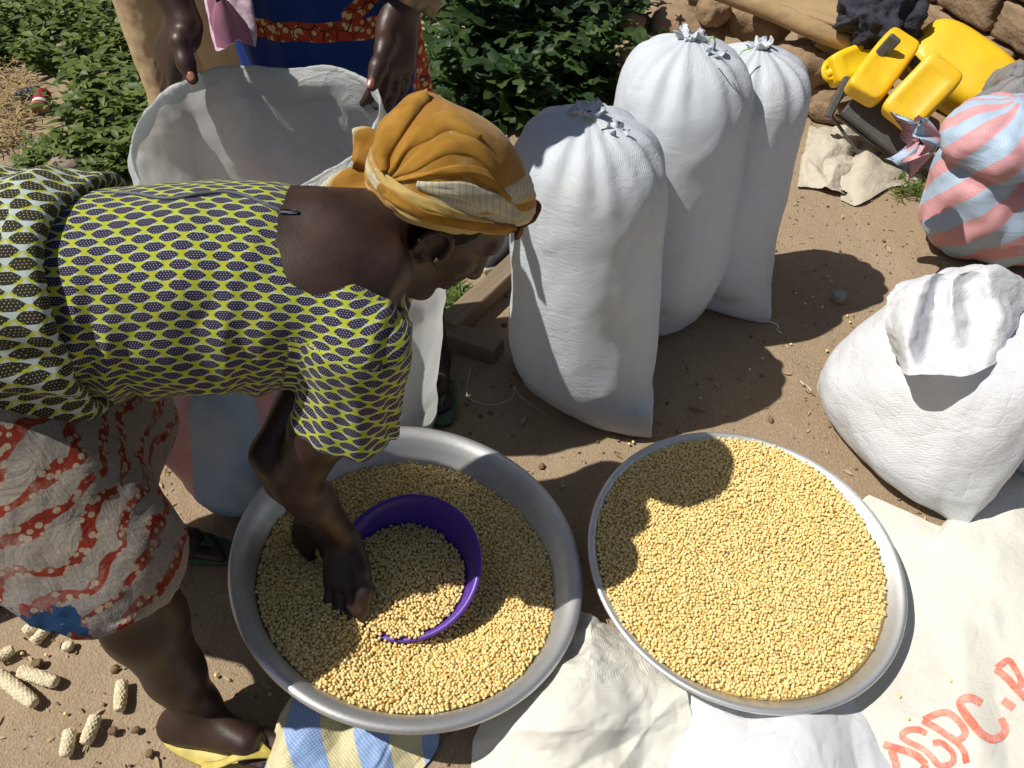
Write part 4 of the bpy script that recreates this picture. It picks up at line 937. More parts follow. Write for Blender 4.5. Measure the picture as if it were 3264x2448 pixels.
# ---- the bending woman
WB = (-.62, .85, 0.0)
woman = thing('person', "woman bending over the left basin in green guinea-fowl print blouse and mustard headscarf", 'person', WB)
TORSO = [(-1.12, .93, .80, .12, .12), (-1.02, .945, .815, .185, .175), (-.90, .965, .825, .198, .185), (-.78, .985, .83, .190, .178), (-.66, 1.005, .825, .170, .158), (-.57, 1.02, .815, .173, .165), (-.48, 1.035, .808, .177, .172), (-.38, 1.05, .803, .180, .160), (-.30, 1.06, .80, .178, .130), (-.24, 1.065, .80, .165, .105), (-.19, 1.07, .80, .12, .08)]
def build_woman():
    B = Body((-1.2, .45, 0), (.16, 1.40, 1.08), .0048)
    T = np.array(TORSO)
    def torso(X, Y, Z):
        x = X[:, 0, 0]; cy, cz, a, b = [np.interp(x, T[:, 0], T[:, k])[:, None, None] for k in (1, 2, 3, 4)]; a = a * .95; b = b * .95
        d = (np.sqrt(((Y - cy) / a) ** 2 + ((Z - cz) / b) ** 2) - 1) * np.minimum(a, b); return np.maximum(d, np.maximum(-1.10 - X, X + .20))
    B.put(torso, (-1.15, .7, .55), (-.15, 1.3, 1.05), .03)
    # legs
    B.chain([(-.86, .89, .74), (-.70, .755, .54), (-.655, .70, .46), (-.650, .682, .34), (-.638, .66, .18), (-.622, .640, .085)], [.105, .078, .068, .068, .050, .041], .03)
    B.chain([(-.88, 1.05, .74), (-.78, 1.02, .54), (-.80, 1.0, .45), (-.84, 1.02, .34), (-.86, 1.05, .18), (-.86, 1.06, .085)], [.105, .075, .062, .060, .044, .036], .03)
    add_foot(B, (-.622, .640, .085), (-.668, .613, .036), (-.515, .577, .036), (-.445, .560, .030), (.2, .98, 0))
    add_foot(B, (-.86, 1.06, .085), (-.90, 1.065, .036), (-.75, 1.04, .036), (-.68, 1.03, .030), (.15, -.98, 0))
    # shoulders, arms
    rs, ls = np.array((-.232, .912, .785)), np.array((-.235, 1.215, .775))
    B.cone((-.28, 1.06, .81), rs, .06, .052, .04); B.cone((-.28, 1.06, .81), ls, .06, .052, .04)
    re = spot(940, 1535, .45); rw = spot(1096, 1715, .262)
    B.chain([rs, rs * .45 + re * .55, re], [.058, .053, .044], .03); B.chain([re, re * .62 + rw * .38 + np.array([.0, 0, .008]), rw], [.043, .042, .028], .02)
    le = spot(868, 1450, .49); lw = spot(985, 1640, .265)
    B.chain([ls, ls * .45 + le * .55, le], [.056, .047, .038], .03); B.chain([le, le * .62 + lw * .38, lw], [.039, .041, .0265], .02)
    kn = spot(1095, 1860, .198); tip = spot(1048, 2010, .145); D = kn - rw
    th = [spot(1150, 1815, .225), spot(1162, 1885, .195), spot(1158, 1945, .165)]
    add_hand(B, rw, D, (1, .1, .1), (-.2, -.4, -1), 1.06, curls=((.02, .06, .08, .15), .18, .22), spread=.05, thumb=th, lens=(.054, .060, .056, .044))
    lk = spot(962, 1742, .175); add_hand(B, lw, lk - lw, (.6, -.8, 0), (-.1, -.3, -1), 1.0, curls=(.5, .6, .5), spread=.12, thumb=[lw + np.array([.03, -.03, -.04]), lw + np.array([.035, -.045, -.075]), lw + np.array([.035, -.05, -.10])])
    # upper back and neck
    B.ell((-.315, 1.06, .852), (.13, .135, .092), None, .04); B.ell((-.215, 1.10, .905), (.05, .035, .028), None, .03); B.cone((-.30, 1.07, .90), (-.20, 1.02, .86), .045, .04, .04)
    O = HEADO; U, Fd, Rt = HU, HF, HR; s = HS
    def hp(u, f, r=0.0): return O + s * (U * u + Fd * f + Rt * r)
    B.cone((-.275, 1.085, .865), hp(-.055, -.035), .068, .058, .04); B.cone((-.235, 1.09, .80), hp(-.075, .0), .055, .05, .04)
    HBs = np.stack([U, Fd, Rt], 1)
    B.ell(hp(.035, -.012), (.098 * s, .098 * s, .076 * s), HBs, .02)                       # skull
    B.ell(hp(-.035, .035), (.092 * s, .060 * s, .062 * s), HBs, .03)                       # face
    B.cone(hp(-.065, -.005, .045), hp(-.112, .055, .015), .024 * s, .020 * s, .03); B.cone(hp(-.065, -.005, -.045), hp(-.112, .055, -.015), .024 * s, .020 * s, .03)   # jaw
    B.ell(hp(-.113, .075), (.018 * s, .018 * s, .022 * s), HBs, .02)                       # chin
    B.ell(hp(.030, .077), (.018 * s, .018 * s, .055 * s), HBs, .02)                        # brow
    B.cone(hp(.010, .090), hp(-.030, .108), .009 * s, .013 * s, .012); B.ell(hp(-.034, .100), (.011 * s, .013 * s, .021 * s), HBs, .008)   # nose
    B.ell(hp(-.062, .092), (.009 * s, .013 * s, .026 * s), HBs, .008); B.ell(hp(-.078, .089), (.009 * s, .012 * s, .023 * s), HBs, .008)     # lips
    for sg in (1, -1):
        B.ell(hp(.008, .090, .032 * sg), (.010 * s, .012 * s, .016 * s), HBs, .012, 'sub'); B.ell(hp(.008, .078, .032 * sg), (.011 * s, .012 * s, .015 * s), HBs, .004)
        B.ell(hp(-.030, .070, .042 * sg), (.024 * s, .018 * s, .018 * s), HBs, .02)
        # ear: shell, rim, hollow
        ec = hp(-.026, .000, .080 * sg); B.ell(ec, (.035 * s, .021 * s, .010 * s), HBs, .006)
        ang = np.linspace(-1.9, 2.2, 9); rim = [ec + s * (U * .034 * math.cos(a) - Fd * .022 * math.sin(a) * 1.0 + Rt * sg * .010) for a in ang]
        B.chain(rim, [.0058 * s] * 9, .004); B.ell(ec + s * (Rt * sg * .012 + Fd * .004), (.017 * s, .009 * s, .008 * s), HBs, .004, 'sub')
    # hand opening stays separate: nothing else
    V, Q = B.mesh(1); mk('body', V, Q, MT['skin'], woman)
    tn = th[-1]; return re, rs, hp
HU = unit((.78, .17, .60)); HF = unit(np.array((.58, -.10, -.81)) - HU * (np.array((.58, -.10, -.81)) @ HU)); HR = unit(np.cross(HF, HU)); HS = 1.13
if HR[1] > 0: HR = -HR
HEADO = np.array((-.118, 1.185, .852))
RE, RS, HP = build_woman()

def blouse():
    T = np.array(TORSO); B = Body((-.70, .76, .50), (-.10, 1.34, 1.02), .0044); c4 = lambda x: [np.interp(x, T[:, 0], T[:, k]) for k in (1, 2, 3, 4)]
    def torso(X, Y, Z):
        cy, cz, a, b = [q[:, None, None] for q in c4(X[:, 0, 0])]; b = b * np.where(Z < cz, 1.10, 1.0)
        return (np.sqrt(((Y - cy) / a) ** 2 + ((Z - cz) / b) ** 2) - 1) * np.minimum(a, b)
    B.put(lambda X, Y, Z: np.maximum(torso(X, Y, Z), np.maximum(-.672 - X, X + .21)), (-.70, .76, .5), (-.15, 1.34, 1.02), .01)
    SL = []
    for sh, el, sg in ((RS, RE, 1), (np.array((-.235, 1.215, .775)), spot(868, 1450, .49), -1)):
        d = unit(unit(el - sh) * .8 + np.array([.05, .0, -.42])); end = sh + d * .175 + np.array([-.006, 0, 0]); SL.append((sh, d, end))
        B.cone((-.30, 1.06, .80), sh + np.array([-.004, .012 * sg, -.004]), .085, .071, .05); B.cone(sh + np.array([-.004, .01 * sg, -.006]), end + d * .03, .072, .093, .03)
    B.ell((-.27, 1.06, .79), (.07, .15, .085), None, .05)
    for sh, d, end in SL:
        B.put(lambda X, Y, Z: np.maximum(-((X - end[0]) * d[0] + (Y - end[1]) * d[1] + (Z - end[2]) * d[2]), np.sqrt((X - end[0]) ** 2 + (Y - end[1]) ** 2 + (Z - end[2]) ** 2) - .15), end - .15, end + .15, .004, 'sub')
        B.cone(end - d * .035, end + d * .08, .066, .084, .008, 'sub')
    nk = spot(1225, 765, .885); B.ell(nk, (.114, .108, .12), None, .006, 'sub'); B.cone(nk, nk + np.array([.25, .05, -.02]), .106, .14, .006, 'sub')
    V, F = B.mesh(2); N_ = vnormals(V, F)
    cy, cz, a, b = c4(V[:, 0]); th = np.arctan2((V[:, 2] - cz) / b, -(V[:, 1] - cy) / a)
    which = np.zeros(len(V), int); sv = np.zeros((len(V), 2))
    for i, (sh, d, end) in enumerate(SL):
        L = V - sh; s_ = L @ d; rad = np.linalg.norm(L - s_[:, None] * d, axis=1); m_ = (s_ > -.02) & (rad < .118) & (((V[:, 1] - 1.06) * (1 if i else -1) > .118) | (V[:, 2] < .66)); which[m_] = i + 1
        e1 = unit(np.cross(d, unit((.25, -.72, .65)))); u_ = .098 * np.arcsin(np.clip((L @ e1) / .098, -.97, .97)); sv[m_] = np.column_stack([-u_, s_])[m_]
    x = V[:, 0]; near = np.clip(np.cos(th) * .6 - np.sin(th) * .55 + .25, 0, 1) * (which == 0)
    ph = (x - .12 * np.sin(th)) * 17 + .8 * np.sin(x * 31) + .5 * fbm(V, 8, 2, 2); tri = np.abs((ph % 2) - 1) - .5
    d_ = .019 * near * tri * (.35 + .65 * np.sin(x * 19 + 1) ** 2) + .0022 * fbm(V, 16, 3, 3) + .004 * crumple(V, 13, 4) * (near > 0)
    for i, (sh, d, end) in enumerate(SL):
        L = V - sh; s_ = np.clip((L @ d + .02) / .16, 0, 1); az = np.arctan2(L[:, 1], L[:, 0]); d_ += (which == i + 1) * s_ * (.004 * np.sin(5 * az + 1 + s_ * 3) + .003 * np.sin(11 * az + 2))
    V = V + N_ * d_[:, None]
    t4 = th[F]; t4 = np.where(t4 < -math.radians(100), t4 + 2 * math.pi, t4); wf = (which[F] > 0).sum(1) >= 3
    uvT = np.stack([x[F], t4 * .178], -1); idx = np.argmax(which[F], 1); uvS = sv[F]; uv = np.where(wf[:, None, None], uvS, uvT).reshape(-1, 2)
    o = mk('blouse', V, F, MT['bodice'], woman, uv=uv)
    zx = np.linspace(-.60, -.352, 30); pts = []
    for x_ in zx:
        cy, cz, a, b = c4(x_); t_ = math.radians(97 - 7 * (x_ + .6) / .25 + 4 * math.sin(x_ * 40)); pts.append((x_, cy - a * math.cos(t_) * 1.0, cz + b * math.sin(t_) * 1.0 + .0015))
    V, F = tube(pts, .0032, 8, 2); mk('zip', V, F, MT['zip'], o)
    e = np.array(pts[-1]); V, F = box(e + np.array([.012, -.004, .002]), (.03, .008, .006), bevel=.002); mk('zip_pull', V, F, MT['zip'], o)
blouse()
def peplum():
    nr, nt = 46, 150; th = np.linspace(0, 2 * math.pi, nt, endpoint=False); P = np.zeros((nr, nt, 3)); UVg = np.zeros((nr, nt + 1, 2))
    prof = np.r_[np.linspace(-1.13, -.668, nr - 8), -.656, -.650, -.648, -.652, -.660, -.668, -.675, -.68]; grow = np.r_[np.interp(prof[:nr - 8], [-1.13, -.9, -.72, -.668], [.012, .022, .022, .027]), .027, .022, .012, .004, -.002, -.006, -.010, -.012]
    arc = np.r_[0, np.cumsum(np.abs(np.diff(prof)) + np.abs(np.diff(grow)))]
    for i in range(nr):
        x = prof[i] + .010 * np.sin(th * 3 + 1) * (1 if i > nr - 12 else 0); cy, cz, a, b = ring_interp(x, TORSO)
        hang = .052 * np.clip(-np.sin(th + .35), 0, 1) ** 1.3 * np.interp(prof[i], [-1.1, -.85, -.66], [1.1, 1, .25])
        near = np.clip(np.cos(th) * .7 - np.sin(th) * .5 + .2, 0, 1); fold = .010 * near * np.sin((x + .22 * np.sin(th)) * 52 + 1.2 * np.sin(x * 23))
        lump = .010 * np.exp(-((th - math.radians(105)) / .35) ** 2) * np.sin(x * 60)
        g = grow[i] + hang + fold * min(1, (nr - i) / 10) + lump
        P[i, :, 0] = x; P[i, :, 1] = cy - (a + g) * np.cos(th); P[i, :, 2] = cz + (b + g) * np.sin(th)
        UVg[i, :, 0] = arc[i]; UVg[i, :, 1] = np.linspace(0, 2 * math.pi, nt + 1) * .20
    sh_ = int(nt * .72); P = np.roll(P, -sh_, 1); V, F, uv = loft(P, uvscale=UVg); V[:, 2] += .003 * fbm(V, 13, 6, 3)
    mk('peplum', V, F, MT['peplum'], woman, uv=uv)
peplum()
def skirt():
    B = Body((-1.36, .40, .28), (-.35, 1.30, .99), .0075)
    B.chain([(-.92, .88, .76), (-.76, .77, .56), (-.675, .705, .46), (-.66, .695, .38)], [.165, .128, .110, .104], .10)
    B.chain([(-.94, 1.03, .76), (-.82, 1.0, .56), (-.765, .98, .46), (-.76, .97, .38)], [.16, .125, .105, .10], .10)
    B.cone((-.82, .80, .52), (-.84, 1.0, .52), .10, .10, .12); B.cone((-.74, .75, .44), (-.78, .95, .44), .08, .08, .10); B.ell((-.93, .965, .80), (.18, .20, .17), None, .08); B.ell((-1.06, .955, .70), (.21, .20, .24), None, .10)
    hem = lambda X, Y, Z: (.478 + np.clip(-(X + .68), 0, .25) * .42 + np.clip(Y - .70, 0, .5) * .03 - Z)
    B.put(hem, (-1.5, .3, .2), (-.2, 1.4, 1.0), .012, 'int')
    V, F = B.mesh(2); N_ = vnormals(V, F); w = np.clip((.75 - V[:, 2]) / .3, 0, 1)
    d = .012 * w * np.array([noise.noise(Vector((v[0] * 16 + v[1] * 9, v[1] * 6, v[2] * 2.5))) for v in V]) + .004 * fbm(V, 18, 2, 3); V = V + N_ * d[:, None]; V[:, 2] += .008 * np.sin(V[:, 0] * 60) * (V[:, 2] < .50)
    o = mk('skirt', V, F, MT['skirt'], woman)
    # blue butterfly-shaped patch of the print near the hem
    return o
skirt()
def headscarf():
    B = Body((-.36, .98, .66), (.20, 1.44, 1.16), .0045); O, U, Fd, Rt, s = HEADO, HU, HF, HR, HS; HBs = np.stack([U, Fd, Rt], 1)
    hp = HP; n = unit(U * .79 - Fd * .61); dd = unit(U * .61 + Fd * .79)
    B.ell(hp(.036, -.010), (.108 * s, .107 * s, .089 * s), HBs, .02)
    bc = spot(1398, 545, .945); B.ell(bc, (.104, .110, .093), None, .05)
    B.cone(spot(1350, 370, .980), bc, .042, .080, .05); B.cone(spot(1515, 590, .895), spot(1600, 660, .855), .060, .048, .04)
    B.cone(spot(1290, 470, .955), spot(1250, 560, .93), .050, .032, .04)
    def on_ball(px, py, rad=.108):
        d_ = unit(spot(px, py, 0) - np.array([0, 0, CAMH])); o_ = np.array([0, 0, CAMH]) - bc; b_ = o_ @ d_; disc = b_ * b_ - (o_ @ o_ - rad * rad)
        t_ = -b_ - math.sqrt(max(disc, 0)); return np.array([0, 0, CAMH]) + d_ * t_
    p0 = O + n * .024
    B.put(lambda X, Y, Z: -((X - p0[0]) * n[0] + (Y - p0[1]) * n[1] + (Z - p0[2]) * n[2]), (-.4, .9, .6), (.3, 1.5, 1.2), .012, 'int')
    V, F = B.mesh(2); N_ = vnormals(V, F); L = V - p0; e = L @ n; f = L @ dd; r = L @ Rt
    ph = np.arctan2(r, f)
    # overlapping turns of the wrapped edge
    ph_ = (e + .16 * (f + .08) * np.clip((f + .1) / .1, 0, 1) * np.clip((.14 - f) / .1, 0, 1) + .004 * fbm(V, 9, 4, 2)) / .0135; lay = np.clip((.068 + .12 * np.clip(f, -.05, .1) - e) / .012, 0, 1)
    d = lay * .0062 * (1 - (ph_ % 1.0)) ** .7
    kn = spot(1225, 575, .905); K = V - kn; az = np.arctan2(K @ n, K @ dd); dist = np.linalg.norm(K, axis=1); up = np.clip((e - .055) / .03, 0, 1)
    wv_ = az * 3.4 + 1.1 * fbm(V, 5, 3, 2) + .6; tri = np.abs((wv_ % 2) - 1) - .5; d = d + up * (.006 * tri * np.clip(dist / .05, 0, 1) * np.clip(1.25 - dist / .22, .0, 1) + .003 * fbm(V, 14, 8, 3))
    cpos = np.array([0, 0, CAMH])
    for _ in range(1):
        A_ = np.zeros(len(V)); C_ = np.zeros(len(V))
        for k in range(4): np.add.at(A_, F[:, k], d[F[:, (k + 1) % 4]]); np.add.at(A_, F[:, (k + 1) % 4], d[F[:, k]]); np.add.at(C_, F[:, k], 1); np.add.at(C_, F[:, (k + 1) % 4], 1)
        d = .5 * d + .5 * A_ / C_
    V = V + N_ * d[:, None]; uv = np.column_stack([f, e])
    sc = mk('headscarf', V, F, MT['scarf'], woman, uv=uv)
    from mathutils.bvhtree import BVHTree
    tree = BVHTree.FromPolygons([tuple(v) for v in V], [tuple(int(i) for i in q) for q in F])
    def lay_on(px, py):
        d_ = Vector(unit(spot(px, py, 0) - cpos)); h_ = tree.ray_cast(Vector(cpos), d_)
        if h_[0] is None: h_ = tree.find_nearest(Vector(spot(px, py, .86)))
        return np.array(h_[0]), np.array(h_[1])
    def turn(poly, wpx, mat, lift, seed, hs=1.0, sm=3):
        P2 = catmull(np.column_stack([poly, np.zeros(len(poly))]), 12)[:, :2]; tn = np.gradient(P2, axis=0); tn /= np.linalg.norm(tn, axis=1)[:, None]; nn_ = np.stack([-tn[:, 1], tn[:, 0]], 1); ww = np.interp(np.linspace(0, 1, len(P2)), np.linspace(0, 1, len(wpx)), wpx); rows = []; prof = [(-.5, -.004), (-.5, .0015), (-.38, .004), (-.12, .0032), (.1, .0046), (.34, .0036), (.5, .0012), (.5, -.004)] if hs == 1 else [(-.5, -.004), (-.5, -.0005), (-.42, .003), (-.3, .0062), (-.14, .0090), (.04, .0105), (.2, .0098), (.33, .0072), (.43, .0035), (.5, -.002)]
        for p, q, w_ in zip(P2, nn_, ww):
            row = []
            for t_, h_ in prof: a_, b_ = lay_on(*(p + q * w_ * t_)); row.append(a_ + b_ * (h_ * hs + lift))
            rows.append(row)
        Q = np.array(rows)
        for _ in range(sm): Q[1:-1] = (Q[:-2] + Q[1:-1] * 2 + Q[2:]) / 4
        Vv, Ff, _ = loft(Q, closed=True); N2 = vnormals(Vv, Ff); nc = len(prof); ri = np.repeat(np.arange(len(Q)), nc); Vv = Vv + N2 * (.0012 * np.sin(ri * .25 + np.tile(np.arange(nc), len(Q)) * 1.9 + seed))[:, None]
        mk('wrap_turn', Vv, [tuple(f_) for f_ in Ff] + [tuple(range(nc))[::-1], tuple(range(len(Vv) - nc, len(Vv)))], MT[mat], sc)
    turn([(1262, 575), (1350, 560), (1450, 540), (1545, 560), (1625, 640)], [14, 30, 44, 50, 24], 'scarfmus', -.003, 8, .75, 8)
    turn([(1255, 565), (1330, 515), (1420, 465), (1510, 470), (1590, 560)], [14, 54, 74, 66, 22], 'scarfmus', -.0015, 7, 1.0, 8)
    turn([(1246, 555), (1285, 478), (1355, 408), (1440, 385), (1530, 440)], [14, 40, 96, 84, 22], 'scarfmus', -.003, 6, .85, 8)
    turn([(1236, 548), (1222, 490), (1255, 410), (1315, 340), (1365, 312)], [14, 58, 80, 64, 26], 'scarfmus', .002, 5, 1.2, 8)
    turn([(1330, 588), (1397, 600), (1488, 614), (1570, 645), (1645, 690)], [24, 44, 62, 66, 44], 'scarfgrey', .001, 1)
    turn([(1216, 545), (1240, 580), (1290, 615), (1370, 652), (1470, 690), (1570, 712)], [30, 38, 36, 34, 28, 20], 'scarfcream', .003, 2)
    turn([(1220, 590), (1262, 632), (1352, 676), (1488, 712), (1640, 728)], [24, 34, 34, 32, 22], 'scarfmus', .005, 3)
    turn([(1244, 632), (1307, 682), (1397, 714), (1533, 736), (1640, 738)], [16, 26, 26, 24, 18], 'scarfcream', .0035, 4)
    def ribbon(pts, w, tk, mat, nm, twist=(0, -.3, 1), seed=1):
        P = catmull(pts, 9); T = np.gradient(P, axis=0); T /= np.linalg.norm(T, axis=1)[:, None]; up_ = unit(twist); S = np.cross(T, up_); S /= np.linalg.norm(S, axis=1)[:, None]; Nn = np.cross(S, T); nn = 20; a = np.linspace(0, 2 * math.pi, nn, endpoint=False)
        ww = np.interp(np.linspace(0, 1, len(P)), np.linspace(0, 1, len(w)), w); tt = np.interp(np.linspace(0, 1, len(P)), np.linspace(0, 1, len(tk)), tk)
        Q = P[:, None] + ww[:, None, None] * np.cos(a)[None, :, None] * S[:, None] + tt[:, None, None] * (np.sin(a) + .5 * np.sin(3 * a) + .5 * np.cos(4 * a + seed))[None, :, None] * Nn[:, None]
        g = np.linspace(0, .16, len(P)); uv = np.stack(np.broadcast_arrays(g[:, None], (np.linspace(0, 1, nn + 1) * .05 + .075)[None, :]), -1); Vv, Ff, u = loft(Q, uvscale=uv); Vv = Vv + vnormals(Vv, Ff) * (.003 * fbm(Vv, 40, seed, 2))[:, None]
        Ff = [tuple(q) for q in Ff] + [tuple(range(nn))[::-1], tuple(range(len(Vv) - nn, len(Vv)))]; u = np.vstack([u, np.zeros((2 * nn, 2))]); mk(nm, Vv, Ff, MT[mat], sc, uv=u)
    ribbon([spot(1240, 590, .90), spot(1180, 575, .915), spot(1110, 590, .915), spot(1040, 635, .90)], [.012, .03, .032, .030], [.010, .008, .006, .004], 'scarf', 'knot_tail', (0, -.5, 1), 2)
    ribbon([spot(1240, 560, .91), spot(1190, 500, .94), spot(1150, 470, .955), spot(1125, 470, .955)], [.014, .035, .042, .03], [.012, .012, .010, .004], 'scarf', 'knot_tail', (.2, -.6, 1), 3)
    ribbon([spot(1255, 640, .89), spot(1230, 600, .915), spot(1225, 560, .925), spot(1250, 520, .93)], [.014, .018, .018, .012], [.014, .016, .016, .01], 'scarf', 'knot', (1, -.4, .2), 4)
    ribbon([spot(1660, 720, .825), spot(1685, 690, .835), spot(1705, 660, .845), spot(1712, 640, .85)], [.006, .013, .012, .003], [.003, .003, .003, .002], 'rust', 'front_knot', (0, -1, .4), 5)
    ribbon([spot(1658, 720, .82), spot(1655, 745, .81), spot(1648, 765, .80)], [.006, .012, .006], [.005, .004, .002], 'rust', 'front_knot', (1, -.4, .2), 6)
    # hair below the cloth, behind the ear
    H = Body((-.30, 1.0, .68), (.12, 1.34, 1.02), .0045); H.ell(hp(.030, -.014), (.100 * s, .100 * s, .0795 * s), HBs, .01)
    H.put(lambda X, Y, Z: ((X - p0[0]) * n[0] + (Y - p0[1]) * n[1] + (Z - p0[2]) * n[2]) - .02, (-.4, .9, .6), (.3, 1.5, 1.2), .01, 'int')
    q0 = O - U * .052 * s; q1 = O + Fd * .040 * s
    H.put(lambda X, Y, Z: -((X - q0[0]) * U[0] + (Y - q0[1]) * U[1] + (Z - q0[2]) * U[2]), (-.4, .9, .6), (.3, 1.5, 1.2), .01, 'int')
    H.put(lambda X, Y, Z: ((X - q1[0]) * Fd[0] + (Y - q1[1]) * Fd[1] + (Z - q1[2]) * Fd[2]), (-.4, .9, .6), (.3, 1.5, 1.2), .01, 'int')
    V, F = H.mesh(1); V = V + vnormals(V, F) * (.0022 * fbm(V, 120, 1, 2))[:, None]; mk('hair', V, F, MT['hair'], woman)
headscarf()
flip_flop(woman, (-.692, .606, 0), (-.415, .548, 0), (.2, .98, 0), .088, 'yelrubber', .002)
flip_flop(woman, (-.925, 1.07, 0), (-.65, 1.025, 0), (.15, -.98, 0), .088, 'grnrubber', .002)
def nail(parent, p, d, nrm, w=.0062, l=.0095):
    d = unit(d); nrm = unit(np.array(nrm) - d * (np.array(nrm) @ d)); s_ = np.cross(d, nrm); th = np.linspace(0, 2 * math.pi, 16, endpoint=False); rows = []
    for sc, h in ((1, -.002), (1, .0006), (.6, .0016), (.05, .0019)): rows.append(np.array(p) + sc * (np.cos(th)[:, None] * d * l + np.sin(th)[:, None] * s_ * w) + nrm * (h - .0018 * (np.sin(th) ** 2)[:, None] * sc))
    V, F, _ = loft(np.array(rows)); mk('nail', V, F, MT['nail'], parent)

# ---- the standing woman who holds the empty sack open
SW = (-.40, 1.72, 0.0)
stander = thing('person', "standing woman in blue and red wax-print skirt holding the empty white sack open", 'person', SW)
def build_stander():  # upper body pulled toward the camera; hand heights scaled about the camera
    B = Body((-.95, 1.30, 0), (.12, 1.98, 1.80), .0052)
    B.ell((-.415, 1.745, 1.00), (.155, .108, .15), None, .05)
    for z0, z1, a0 in ((1.02, 1.18, .115), (1.18, 1.38, .112)): B.cone((-.415, 1.75 - (z0 - .96) * .22, z0), (-.41, 1.75 - (z1 - .96) * .22, z1), a0, a0, .06)
    B.cone((-.575, 1.655, 1.37), (-.315, 1.655, 1.37), .054, .054, .08); B.cone((-.445, 1.645, 1.40), (-.45, 1.615, 1.50), .052, .048, .04)
    hc = np.array((-.455, 1.605, 1.575)); B.ell(hc, (.073, .09, .112), None, .02); B.cone(hc + np.array([0, -.05, -.07]), hc + np.array([0, -.075, -.085]), .035, .025, .03); B.cone(hc + np.array([0, -.088, .0]), hc + np.array([0, -.102, -.025]), .009, .013, .01); B.ell(hc + np.array([0, -.085, -.055]), (.026, .012, .012), None, .01)
    for sg in (1, -1): B.ell(hc + np.array([.074 * sg, .0, -.01]), (.009, .018, .03), None, .006); B.ell(hc + np.array([.03 * sg, -.084, .012]), (.014, .01, .009), None, .01, 'sub')
    # legs and feet
    B.chain([(-.49, 1.74, .94), (-.52, 1.74, .48), (-.53, 1.755, .30), (-.53, 1.76, .09)], [.08, .056, .052, .036], .03)
    add_foot(B, (-.53, 1.76, .085), (-.53, 1.80, .036), (-.54, 1.66, .036), (-.545, 1.59, .03), (1, 0, 0))
    B.chain([(-.33, 1.73, .94), (-.27, 1.68, .48), (-.235, 1.64, .30), (-.215, 1.62, .09)], [.08, .056, .052, .036], .03)
    add_foot(B, (-.215, 1.62, .085), (-.22, 1.655, .036), (-.20, 1.52, .036), (-.195, 1.455, .03), (-1, 0, 0))
    # arms
    rw = spot(590, 70, 1.04); lw = spot(1275, 45, 1.04); rk = spot(536, 185, .983) + np.array([0, .022, 0]); lk = spot(1258, 190, .978) + np.array([0, .020, 0])
    r1 = np.array((-.675, 1.62, 1.17)); l1 = np.array((-.115, 1.63, 1.18))
    B.chain([(-.56, 1.655, 1.38), (-.625, 1.65, 1.27), r1], [.05, .043, .037], .03); B.chain([r1, (rw + r1) / 2, rw], [.038, .038, .029], .02)
    B.chain([(-.26, 1.655, 1.38), (-.175, 1.65, 1.27), l1], [.05, .043, .037], .03); B.chain([l1, (lw + l1) / 2, lw], [.038, .038, .029], .02)
    t1 = [spot(572, 140, 1.022) + np.array([0, .008, 0]), spot(592, 200, .994), spot(613, 250, .972)]; add_hand(B, rw, rk - rw, (.80, -.60, 0), (.60, .80, -.1), 1.08, curls=((.15, .2, .25, .3), .5, .6), spread=.06, thumb=t1)
    t2 = [spot(1228, 150, 1.01), spot(1206, 215, .99), spot(1186, 272, .968)]; add_hand(B, lw, lk - lw, (-.80, -.60, 0), (-.25, .95, -.1), 1.08, curls=((.20, .2, .25, .3), .45, .5), spread=.05, thumb=t2)
    V, Q = B.mesh(1); b = mk('body', V, Q, MT['skin2'], stander)
    nail(b, t1[2] + np.array([.001, -.0083, .008]), t1[2] - t1[1], (.0, -.8, .6), .0078, .0105); nail(b, t2[2] + np.array([-.001, -.0083, .008]), t2[2] - t2[1], (.0, -.8, .6), .0078, .0105)
build_stander()
def vloft(tab, nt, fn=None):
    """tab rows (z, cx, cy, a, b)"""
    T = np.array(tab); zs = np.linspace(T[0, 0], T[-1, 0], 60); th = np.linspace(0, 2 * math.pi, nt, endpoint=False); P = np.zeros((60, nt, 3)); order = np.argsort(T[:, 0])
    for i, z in enumerate(zs):
        cx, cy, a, b = [np.interp(z, T[order, 0], T[order, k]) for k in range(1, 5)]; g = fn(th, z) if fn else 0; P[i] = np.stack([cx + (a + g) * np.cos(th), cy + (b + g) * np.sin(th), np.full(nt, z)], 1)
    V, F, _ = loft(P); return V, F
V, F = vloft([(1.18, -.41, 1.70, .16, .12), (1.08, -.40, 1.73, .185, .135), (.96, -.395, 1.74, .20, .148), (.75, -.38, 1.725, .205, .145), (.40, -.36, 1.70, .215, .15)], 140, lambda th, z: .010 * np.clip((1.1 - z) / .4, 0, 1) * np.sin(7 * th + 3 * np.sin(2 * th) + z * 2) + .004 * np.sin(15 * th + z * 5))
mk('wrapper_skirt', V, F, MT['waxblue'], stander)
V, F = vloft([(1.445, -.445, 1.64, .075, .065), (1.405, -.445, 1.645, .15, .085), (1.355, -.44, 1.655, .178, .108), (1.26, -.41, 1.675, .155, .13), (1.17, -.41, 1.70, .172, .135), (1.12, -.405, 1.72, .19, .146)], 110, lambda th, z: .006 * np.sin(9 * th + z * 14) + .003 * np.sin(21 * th))
mk('blouse', V, F, MT['brownprint'], stander)
